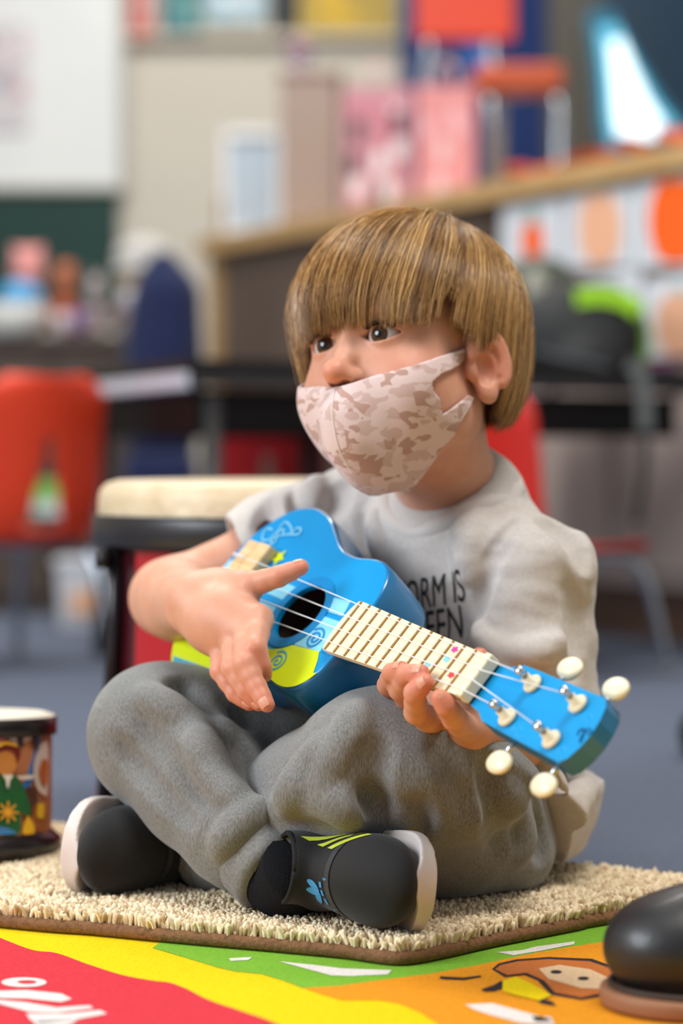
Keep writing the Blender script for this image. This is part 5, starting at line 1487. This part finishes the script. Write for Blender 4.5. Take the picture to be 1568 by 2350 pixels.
def shoe(collar_px, Y, t, d, an, kn, flipm, SS=.87):
    t = np.array(t, float); t /= np.linalg.norm(t); d = np.array(d, float); d -= t * (d @ t); d /= np.linalg.norm(d); m = np.cross(d, t)
    R = np.stack([t, m, d], 1)                      # toe, side, dorsal
    C0 = np.array([-.038, 0, .068]); org = P(*collar_px, Y) - SS * R @ C0
    def xf(v): return org + SS * np.asarray(v) @ R.T
    u = Field((-.10, -.05, -.005), (.11, .05, .11), .0014)
    u.ell((-.048, 0, .030), (.033, .030, .036), .01)
    u.ell((.000, 0, .030), (.060, .032, .032), .02)
    u.ell((.042, 0, .023), (.046, .037, .025), .02)
    u.cap((-.040, 0, .040), (-.037, 0, .072), .031, .0300, .015)
    u.cutplane((0, 0, .006), (0, 0, -1)); u.cutplane((0, 0, .078), (-.25, 0, .97))
    u.cap((-.040, 0, .052), (-.034, 0, .095), .0262, .0262, .003, sub=True)
    s = Field((-.11, -.06, -.03), (.12, .06, .06), .0014)
    X, Yg, Z = s.grid((slice(None),) * 3)
    def circ(cx, cy, r): return np.sqrt((X - cx) ** 2 + (Yg - cy) ** 2) - r
    def sm(a, b, k):
        h = np.clip(.5 + .5 * (b - a) / k, 0, 1); return b + (a - b) * h - k * h * (1 - h)
    o2 = sm(sm(circ(-.052, 0, .0315), circ(.044, 0, .0400), .05), circ(.0, 0, .031), .03)
    top = .000 + .009 * np.exp(-((X - .088) / .022) ** 2) + .016 * np.exp(-((X + .082) / .02) ** 2) + .006 * np.exp(-((X - .02) / .02) ** 2) + .009 * np.exp(-((Yg - .004) / .014) ** 2) * np.exp(-((X - .086) / .02) ** 2)
    bot = -.005 + .005 * np.clip((X - .045) / .045, 0, 1) ** 2
    s.f = np.maximum(np.maximum(o2, Z - top), bot - Z).astype(np.float32) - .002
    um = u.mesh('sneaker', 1, xf=xf); smesh = s.mesh('sole', 1, xf=xf)
    zmin = min(u.V[:, 2].min(), s.V[:, 2].min()); dz = np.array([0, 0, .017 - zmin]); org = org + dz
    for me, f in ((um, u), (smesh, s)): me.vertices.foreach_set('co', (f.V + dz).astype(np.float32).ravel()); me.update()
    ob = link('sneaker', um, up_m, person); link('sole', smesh, sole_m, ob)
    def on(p, dirn):
        """drop a shoe-frame point on the upper along dirn"""
        q = u.march(np.asarray(p, float), np.asarray(dirn, float), 0, .12); return q
    # NB: world helpers use the shifted origin
    def W(v): return org + SS * np.asarray(v) @ R.T
    # grey tape round the vamp
    pts = []
    for a in np.linspace(-1.35, 1.35, 25):
        q = u.march(np.array([.018, math.sin(a) * .09, .02 + math.cos(a) * .09]), np.array([0, -math.sin(a), -math.cos(a)]), 0, .09)
        if q is not None: pts.append(q)
    V = []; Fc = []
    for p in pts:
        o = np.array([0, p[1], p[2] - .02]); o = o / np.linalg.norm(o) * .0007
        V += [W(p + o - np.array([.0035, 0, 0])), W(p + o + np.array([.0035, 0, 0]))]
    for i in range(len(pts) - 1): Fc.append([2 * i, 2 * i + 1, 2 * i + 3, 2 * i + 2])
    link('tape', py_mesh('tape', V, Fc), grey_tape, ob)
    # three lime stripes on the side that faces up
    up_side = 1 if m[2] > 0 else -1
    for i in range(3):
        V = []; Fc = []; nn = 8
        for j in range(nn):
            a = .55 + j * .10
            for xo in (-.0035, .0035):
                x = -.020 + i * .014 + j * .0035 + xo
                q = u.march(np.array([x, up_side * math.sin(a) * .09, .02 + math.cos(a) * .09]), np.array([0, -up_side * math.sin(a), -math.cos(a)]), 0, .09)
                if q is None: q = np.array([x, up_side * .03, .03])
                V.append(W(q + np.array([0, up_side * math.sin(a), math.cos(a)]) * .0008))
        for j in range(nn - 1): Fc.append([2 * j, 2 * j + 1, 2 * j + 3, 2 * j + 2])
        link('stripe', py_mesh('stripe', V, Fc), lime, ob)
    # blue three-leaf mark with a small word bar on the tongue, towards the floor side
    def put(pts2, cx, cy, nm):
        V = []
        for (x, y) in [(1.5 * a_, 1.5 * b_) for a_, b_ in pts2]:
            yy = -up_side * (cy + y); q = u.march(np.array([cx + x, yy, .12]), np.array([0, 0, -1.]), 0, .12)
            if q is None: q = np.array([cx + x, yy, .05])
            V.append(W(q + np.array([0, 0, .0012])))
        bm = bmesh.new(); bm.faces.new([bm.verts.new(tuple(v)) for v in V]); bmesh.ops.triangulate(bm, faces=bm.faces[:]); me = bpy.data.meshes.new(nm); bm.to_mesh(me); bm.free()
        link(nm, me, blue_ink, ob, smooth=False)
    if flipm:
        for ang in (-.75, 0, .75):
            leaf = []
            for q in np.linspace(0, 2 * math.pi, 12, endpoint=False):
                lx_, ly_ = -.0045 - .0045 * math.cos(q), .0022 * math.sin(q)
                leaf.append((lx_ * math.cos(ang) - ly_ * math.sin(ang), lx_ * math.sin(ang) + ly_ * math.cos(ang)))
            put(leaf, .006, .015, 'logo_leaf')
        for i in range(3): put([(.001, -.006 + i * .0045), (.003, -.006 + i * .0045), (.003, -.003 + i * .0045), (.001, -.003 + i * .0045)], .007, .015, 'logo_letter')
        put([(.0045, -.0085), (.0075, -.0085), (.0075, .0085), (.0045, .0085)], .007, .015, 'logo_word')
    # stitched collar edge
    cp = []
    for a in np.linspace(0, 2 * math.pi, 33):
        p = np.array([-.038 + .0285 * math.cos(a), .0285 * math.sin(a), .0685 + .25 * .0285 * math.cos(a)]); cp.append(W(p))
    tube('collar_edge', cp, .0019, mat('collar_rib', (30, 30, 34), rough=.9, bump=(900, .6, .003)), ob, seg=8)
    # sock from the ankle into the collar
    cc = W(C0 + np.array([0, 0, -.012])); ax = (an - kn) / np.linalg.norm(an - kn)
    p0 = an - ax * .03; path = spline([p0, an + ax * .004, cc], 8)
    tube('sock', path, np.linspace(.029, .0255, len(path)), sock_m, person, seg=32)
    return ob


sR = shoe((656, 2028), 1.662, (.50, -.86, .03), (-.84, -.44, .12), AN_R, KN_R, True, .83)
sL = shoe((500, 1945), 1.800, (-.55, -.80, .02), (.75, -.52, -.06), AN_L, KN_L, False)
sR['label'] = 'black sneaker with blue tongue mark'
# ================================================================== ukulele
UM = Matrix(((UA[0], UB[0], UN[0], UH[0]), (UA[1], UB[1], UN[1], UH[1]), (UA[2], UB[2], UN[2], UH[2]), (0, 0, 0, 1)))
uke = empty('ukulele', label="blue and lime toy ukulele with cream fretboard in the child's hands", cat='ukulele', mtx=UM @ Matrix.Scale(US, 4))
ub = mat('uke_blue', (0, 152, 218), rough=.3, spec=.4, coat=.2, noise=(30, (0, 146, 212), .1))
us = mat('uke_side_blue', (0, 118, 178), rough=.28, spec=.5, coat=.5, noise=(8, (0, 106, 164), .2), scale3=(1, 1, 9))
ulb = mat('uke_pale_blue', (140, 214, 240), rough=.3, coat=.3)
uli = mat('uke_lime', (212, 232, 30), rough=.3, coat=.3)
umid = mat('uke_mid_blue', (62, 164, 196), rough=.3, coat=.3)
wood = mat('pale_wood', (236, 206, 158), rough=.5, noise=(40, (214, 176, 120), .3), scale3=(1, 12, 1))
board_m = mat('maple_board', (244, 228, 196), rough=.45, noise=(30, (238, 218, 182), .2), scale3=(1, 10, 1))
fret_m = mat('fret_brown', (160, 120, 62), rough=.5)
cream = mat('cream_plastic', (240, 228, 196), rough=.35, spec=.5)
chrome = mat('chrome', (200, 202, 206), rough=.18, metal=1)
nylon = mat('nylon_string', (236, 238, 242), rough=.3, spec=.6)
dark_in = mat('uke_inside', (52, 30, 20), rough=.9)
half = [(-.1460, 0), (-.1455, .015), (-.1440, .0297), (-.1362, .0525), (-.1228, .0695), (-.1077, .0805), (-.0873, .0857), (-.0725, .0850), (-.0541, .0812), (-.0362, .0725), (-.0158, .0625), (0, .0580),
        (.0158, .0575), (.0315, .0597), (.0414, .0607), (.0533, .0595), (.0644, .0540), (.0735, .0420), (.0780, .0250), (.0790, 0)]
hc = spline(half, 5)
outl_u = [(p[0], p[1]) for p in hc] + [(p[0], -p[1]) for p in hc[-2:0:-1]]
NU = len(outl_u); DEP = .056
HR_ = .0242


def ring2(k, inset=0):
    o = np.array(outl_u); c = np.roll(o, -1, 0) - np.roll(o, 1, 0); nn = np.stack([-c[:, 1], c[:, 0]], 1); nn /= np.linalg.norm(nn, axis=1)[:, None]
    # outline runs over the bass side first: outward normal sign
    if np.mean((o * nn).sum(1)) < 0: nn = -nn
    return o - nn * inset


# top plate with a real hole
hole = [(HR_ * math.cos(t), HR_ * math.sin(t)) for t in [math.atan2(p[1], p[0]) for p in outl_u]]
V = [(p[0], p[1], 0) for p in ring2(0, .002)] + [(p[0], p[1], 0) for p in hole] + [(p[0], p[1], -.003) for p in hole]
Fc = []
for i in range(NU):
    j = (i + 1) % NU
    Fc.append([i, i + NU, j + NU, j]); Fc.append([i + NU, i + 2 * NU, j + 2 * NU, j + NU])
bm = bmesh.new(); bv = [bm.verts.new(v) for v in V]
for f in Fc: bm.faces.new([bv[q] for q in f])
bmesh.ops.recalc_face_normals(bm, faces=bm.faces[:]); bmesh.ops.triangulate(bm, faces=bm.faces[:])
me = bpy.data.meshes.new('top_plate'); bm.to_mesh(me); bm.free(); link('top_plate', me, ub, uke, False, smooth=False)
# sides and back, rounded edges
prof = [(.002, 0), (.0007, -.0006), (0, -.002), (.0, -.012), (.001, -.030), (.003, -.046), (.006, -DEP + .003), (.010, -DEP)]
V = []; Fc = []
for ins, z in prof: V += [(p[0], p[1], z) for p in ring2(0, ins)]
for k in range(len(prof) - 1):
    for i in range(NU):
        j = (i + 1) % NU; Fc.append([k * NU + i, (k + 1) * NU + i, (k + 1) * NU + j, k * NU + j])
Fc.append([(len(prof) - 1) * NU + i for i in range(NU)])
link('side', py_mesh('side', V, [f[::-1] for f in Fc]), us, uke, False)
# dark inside seen through the hole
poly('inside', [(.034 * math.cos(t), .034 * math.sin(t), -.024) for t in np.linspace(0, 2 * math.pi, 24, endpoint=False)], dark_in, uke, False)
V = []; Fc = []
for z in (-.003, -.024): V += [(.030 * math.cos(t), .030 * math.sin(t), z) for t in np.linspace(0, 2 * math.pi, 24, endpoint=False)]
for i in range(24): Fc.append([i, (i + 1) % 24, 24 + (i + 1) % 24, 24 + i])
link('inside', py_mesh('inside', V, Fc), dark_in, uke, False)


def deco(name, pts, m, h=.0003): return poly(name, [(a, b, h) for a, b in pts], m, uke, False)


def clip_out(pts, ins=.0022):
    """keep printed areas inside the outline"""
    hx = hc[:, 0]; hy = hc[:, 1]; out = []
    for a, b in pts:
        a = min(max(a, -.1455), .0785); lim = max(float(np.interp(a, hx, hy)) - ins, 0); out.append((a, max(-lim, min(lim, b))))
    return out


def unp0(p):
    q = (p[0] / 2.45 + 380, p[1] / 2.45 + 1140); w = PU(q[0], q[1], 0) - UH; return (float(w @ UA) / US, float(w @ UB) / US)


def strip(a0, a1, b0, b1): return [(a0, b0), (a1, b0), (a1, b1), (a0, b1)]


deco('pale_bar', [(-.1435, .006), (-.026, .004), (-.024, .0172), (-.1425, .020)], ulb)
deco('pale_bar', [(-.1435, -.004), (-.026, -.0035), (-.024, -.0205), (-.1425, -.020)], ulb)
deco('pale_bar', [(.0245, .0078), (.053, .0085), (.049, .0215), (.0225, .0200)], ulb)
deco('pale_bar', [(.0255, .0035), (.0545, .0040), (.0585, -.0230), (.0225, -.0255)], ulb)
lo_edge = [(a, -b) for a, b in hc]
seg_ = [p for p in lo_edge if -.137 < p[0] < .060]
deco('lime_area', clip_out([(-.134, -.030), (-.03, -.034), (.0, -.036), (.012, -.032), (.022, -.0262), (.058, -.0232), (.064, -.030), (.070, -.040), (.074, -.0385)] + [(a, b) for a, b in [(q[0], q[1]) for q in lo_edge[::-1]] if -.134 < a < .0735]), uli, .00045)
deco('tail_stripe', clip_out([unp0(p) for p in ((47, 897), (302, 985), (340, 1000), (340, 1045), (305, 1033), (45, 935))]), umid, .0006)
# rim of plain blue round the hole
V = []; Fc = []
for r in (HR_ + .0004, .0330): V += [(r * math.cos(t), r * math.sin(t), .0007) for t in np.linspace(0, 2 * math.pi, 48, endpoint=False)]
for i in range(48): Fc.append([i, 48 + i, 48 + (i + 1) % 48, (i + 1) % 48])
link('hole_ring', py_mesh('hole_ring', V, Fc), mat('uke_ring_blue', (0, 134, 200), rough=.28, coat=.3), uke, False, smooth=False)


def ribbon(name, pts, w, m, h=.0009):
    p = np.asarray(pts, float); T = np.gradient(p, axis=0); T /= np.linalg.norm(T, axis=1)[:, None] + 1e-9; N = np.stack([-T[:, 1], T[:, 0]], 1)
    w = np.broadcast_to(np.asarray(w, float), (len(p),))
    V = []; Fc = []
    for q, n_, ww in zip(p, N, w): V += [(*(q + n_ * ww / 2), h), (*(q - n_ * ww / 2), h)]
    for i in range(len(p) - 1): Fc.append([2 * i, 2 * i + 1, 2 * i + 3, 2 * i + 2])
    return link(name, py_mesh(name, V, Fc), m, uke, False, smooth=False)


for cx, cy, s_, mm in ((.0415, -.0152, .0105, mat('uke_ring_blue', (0, 134, 200))), (.0190, -.0425, .0105, umid)):
    ribbon('spiral', [(cx + s_ * (t / 15.) * math.cos(t), cy + s_ * (t / 15.) * math.sin(t) * .9) for t in np.linspace(1.0, 15, 60)], .0016, mm)
# clef-like flourish, traced on the plate
cl = [(548, 210), (560, 190), (590, 185), (600, 205), (580, 220), (575, 212)]


def unp(p):
    q = (p[0] / 2.45 + 380, p[1] / 2.45 + 1140); w = PU(q[0], q[1], 0) - UH; return (float(w @ UA) / US, float(w @ UB) / US)


for tr, w in (([(605, 190), (582, 182), (560, 198), (548, 232), (560, 250), (600, 240), (650, 222), (700, 215), (745, 216), (765, 200), (760, 180), (738, 182), (715, 205), (712, 180), (690, 150), (668, 150), (650, 175), (632, 220), (618, 258), (600, 265), (597, 245), (615, 215), (640, 195), (665, 190), (668, 205), (650, 225)], .0016),):
    ribbon('clef_print', [unp(p) for p in spline(tr, 6)], w, ulb)
star = [(unp((640, 345))[0] + r * math.cos(t), unp((640, 345))[1] + r * math.sin(t)) for t, r in zip(np.linspace(0, 2 * math.pi, 10, endpoint=False), [.0085, .004] * 5)]
deco('star_print', star, uli, .0009)
# bridge: two wooden bars
BR = -.1035
for a0, a1, z in ((-.0195, -.0035, .0085), (-.001, .019, .0100)):
    bm = bmesh.new(); box_bm(bm, (BR + (a0 + a1) / 2, 0, z / 2), (a1 - a0, .079, z), None, .002)
    me = bpy.data.meshes.new('bridge'); bm.to_mesh(me); bm.free(); link('bridge', me, wood, uke, False, smooth=False)
# neck and fingerboard
A0, A1 = .0700, .2440
W0, W1 = .0225, .0168
bm = bmesh.new()
end = [(A0 - .006 * math.cos(t), W0 * math.sin(t)) for t in np.linspace(-math.pi / 2, math.pi / 2, 12)]
pl = end + [(A1, W1), (A1, -W1)]
lo_ = [bm.verts.new((a, b, .0012)) for a, b in pl]; hi_ = [bm.verts.new((a, b, .0060)) for a, b in pl]
bm.faces.new(hi_); bm.faces.new(lo_[::-1])
for i in range(len(pl)): bm.faces.new([lo_[i], lo_[(i + 1) % len(pl)], hi_[(i + 1) % len(pl)], hi_[i]])
bmesh.ops.recalc_face_normals(bm, faces=bm.faces[:])
me = bpy.data.meshes.new('fingerboard'); bm.to_mesh(me); bm.free(); link('fingerboard', me, board_m, uke, False, smooth=False)
SCALE = .348; frets = [A1 - SCALE * (1 - 2 ** (-i / 12.)) for i in range(1, 13)] + [A0 - .0005]
frets = [A1 - .0145 * i for i in range(1, 12)] + [A1 - .0145 * 11 - .0125]
fme = None
for a in frets:
    w = W0 + (W1 - W0) * (a - A0) / (A1 - A0)
    bm = bmesh.new(); box_bm(bm, (a, 0, .0063), (.0019, 2 * w * .985, .0012), None); me = bpy.data.meshes.new('fret'); bm.to_mesh(me); bm.free()
    link('fret', me, fret_m, uke, False, smooth=False)
# neck shaft behind the board
V = []; Fc = []; ns = 12
for a in np.linspace(.06, A1 + .004, 10):
    w = W0 + (W1 - W0) * (a - A0) / (A1 - A0); dp = .018 if a > .1 else .018 + .02 * (.1 - a) / .04
    for j in range(ns + 1):
        t = math.pi * j / ns; V.append((a, w * .99 * math.cos(t), .0012 - dp * math.sin(t)))
for i in range(9):
    for j in range(ns): Fc.append([i * (ns + 1) + j, i * (ns + 1) + j + 1, (i + 1) * (ns + 1) + j + 1, (i + 1) * (ns + 1) + j])
link('neck', py_mesh('neck', V, Fc), us, uke, False)
bm = bmesh.new(); box_bm(bm, (A1 + .0035, 0, .0045), (.0075, W1 * 2 + .002, .0100), None, .0015); me = bpy.data.meshes.new('nut'); bm.to_mesh(me); bm.free(); link('nut', me, cream, uke, False, smooth=False)
# headstock, tilted back
tilt = math.radians(8.8); HA = A1 + .006


def hs_pt(a, b, z): return (HA + a * math.cos(tilt) + z * math.sin(tilt) * 0, b, -.002 - a * math.sin(tilt) + z)


hsP = [(0, .0168), (.010, .0185), (.018, .0232), (.035, .0240), (.096, .0255), (.1005, .0205), (.1035, .010), (.1045, 0)]
hs2 = hsP + [(a, -b) for a, b in hsP[-2::-1]]
bm = bmesh.new(); up_ = [bm.verts.new(hs_pt(a, b, 0)) for a, b in hs2]; dn_ = [bm.verts.new(hs_pt(a, b, -.0155)) for a, b in hs2]
tf = bm.faces.new(up_); bm.faces.new(dn_[::-1])
for i in range(len(hs2)): bm.faces.new([up_[i], dn_[i], dn_[(i + 1) % len(hs2)], up_[(i + 1) % len(hs2)]])
bmesh.ops.recalc_face_normals(bm, faces=bm.faces[:])
me = bpy.data.meshes.new('headstock'); bm.to_mesh(me); bm.free(); me.materials.clear(); hsob = link('headstock', me, [ub, us], uke, False, smooth=False)
for p_ in me.polygons: p_.material_index = 0 if p_.normal.z > .7 else 1
# tuners: post, collar, button and shaft
posts = []
for a, b in ((.036, .0138), (.080, .0142), (.036, -.0138), (.080, -.0142)):
    s_ = 1 if b > 0 else -1; c = hs_pt(a, b, 0)
    tn_ = empty('tuner'); tn_.parent = uke
    def part(nm, prof_, m, c=c): return lathe(nm, prof_, m, c, tn_, seg=20, world=False)
    part('bushing', [(.0001, .0001), (.0068, .0001), (.0070, .0015), (.0056, .0028), (.0034, .0034), (.0032, .009), (.0001, .009)], cream)
    part('post', [(.0001, .009), (.0026, .009), (.0027, .0135), (.0032, .0142), (.0032, .0165), (.0024, .0175), (.0001, .0176)], chrome)
    posts.append((c[0], c[1], c[2] + .0112))
    e = hs_pt(a + .011, b, -.0062); y0 = s_ * .022; bo = .0365 if s_ > 0 else .0415
    tube('shaft', [(e[0], y0, e[2]), (e[0], s_ * (bo - .006), e[2])], .0019, chrome, tn_, 10, world=False)
    bt = Field((e[0] - .02, s_ * .045 - .02, e[2] - .012), (e[0] + .02, s_ * .045 + .02, e[2] + .012), .0008)
    bt.ell((e[0], s_ * bo, e[2]), (.0118, .0082, .0042), .001); bt.ell((e[0], s_ * (bo - .003), e[2]), (.0075, .0045, .0040), .004)
    link('button', bt.mesh('button', 2), cream, tn_, False)
# signature-like mark
lp = [(1200, 1040), (1215, 1010), (1225, 1015), (1232, 1000), (1238, 1030), (1225, 1070), (1215, 1078), (1222, 1050), (1245, 1015), (1270, 1005), (1280, 1020), (1262, 1035), (1250, 1018)]
mk = []
for p in spline(lp, 5):
    q = (p[0] / 2.376 + 820, p[1] / 2.376 + 1250); o = np.array(hs_pt(.05, 0, 0)); nh = np.array([math.sin(tilt), 0, math.cos(tilt)])
    Mi = np.array((UM @ Matrix.Scale(US, 4)).inverted()); oc = (Mi @ np.append(CAMO, 1))[:3]; dc = Mi[:3, :3] @ ray(*q); t = np.dot(o - oc, nh) / np.dot(dc, nh); mk.append(oc + dc * t + nh * .0005)
tube('signature', mk, .00035, mat('uke_mark', (10, 70, 120), rough=.5), uke, 5, world=False)
# coloured fret marks
for a, b, c_ in ((.2075, .0125, (236, 60, 150)), (.2067, .0040, (130, 210, 230)), (.1918, -.0046, (130, 210, 230)), (.2075, -.0128, (130, 210, 230)), (.2230, -.0054, (226, 60, 70)), (.1790, -.0100, (120, 60, 150))):
    deco('fret_mark', [(a + .0034 * math.cos(t) * (1 + .25 * math.cos(5 * t)), b + .0022 * math.sin(t) * (1 + .25 * math.cos(5 * t))) for t in np.linspace(0, 2 * math.pi, 20, endpoint=False)], mat('mark_%d_%d_%d' % c_, c_, rough=.5), .0063)
# strings
for i, b in enumerate((.0150, .0050, -.0050, -.0150)):
    k = W1 * .78 / .0150; pt = posts[[0, 1, 3, 2][i]]
    tube('string', [(BR - .012, b * 1.45, .0115), (BR + .018, b * 1.40, .0125), (A1 + .003, b * k, .0105), (A1 + .009, b * k, .0090), pt], .00042, nylon, uke, 6, world=False)
    kn = (BR - .012, b * 1.45, .0098)
    tube('string_knot', [(BR - .022, b * 1.45, .006), (BR - .02, b * 1.45, .0105), (BR - .002, b * 1.45, .0112)], .0011, nylon, uke, 6, world=False)
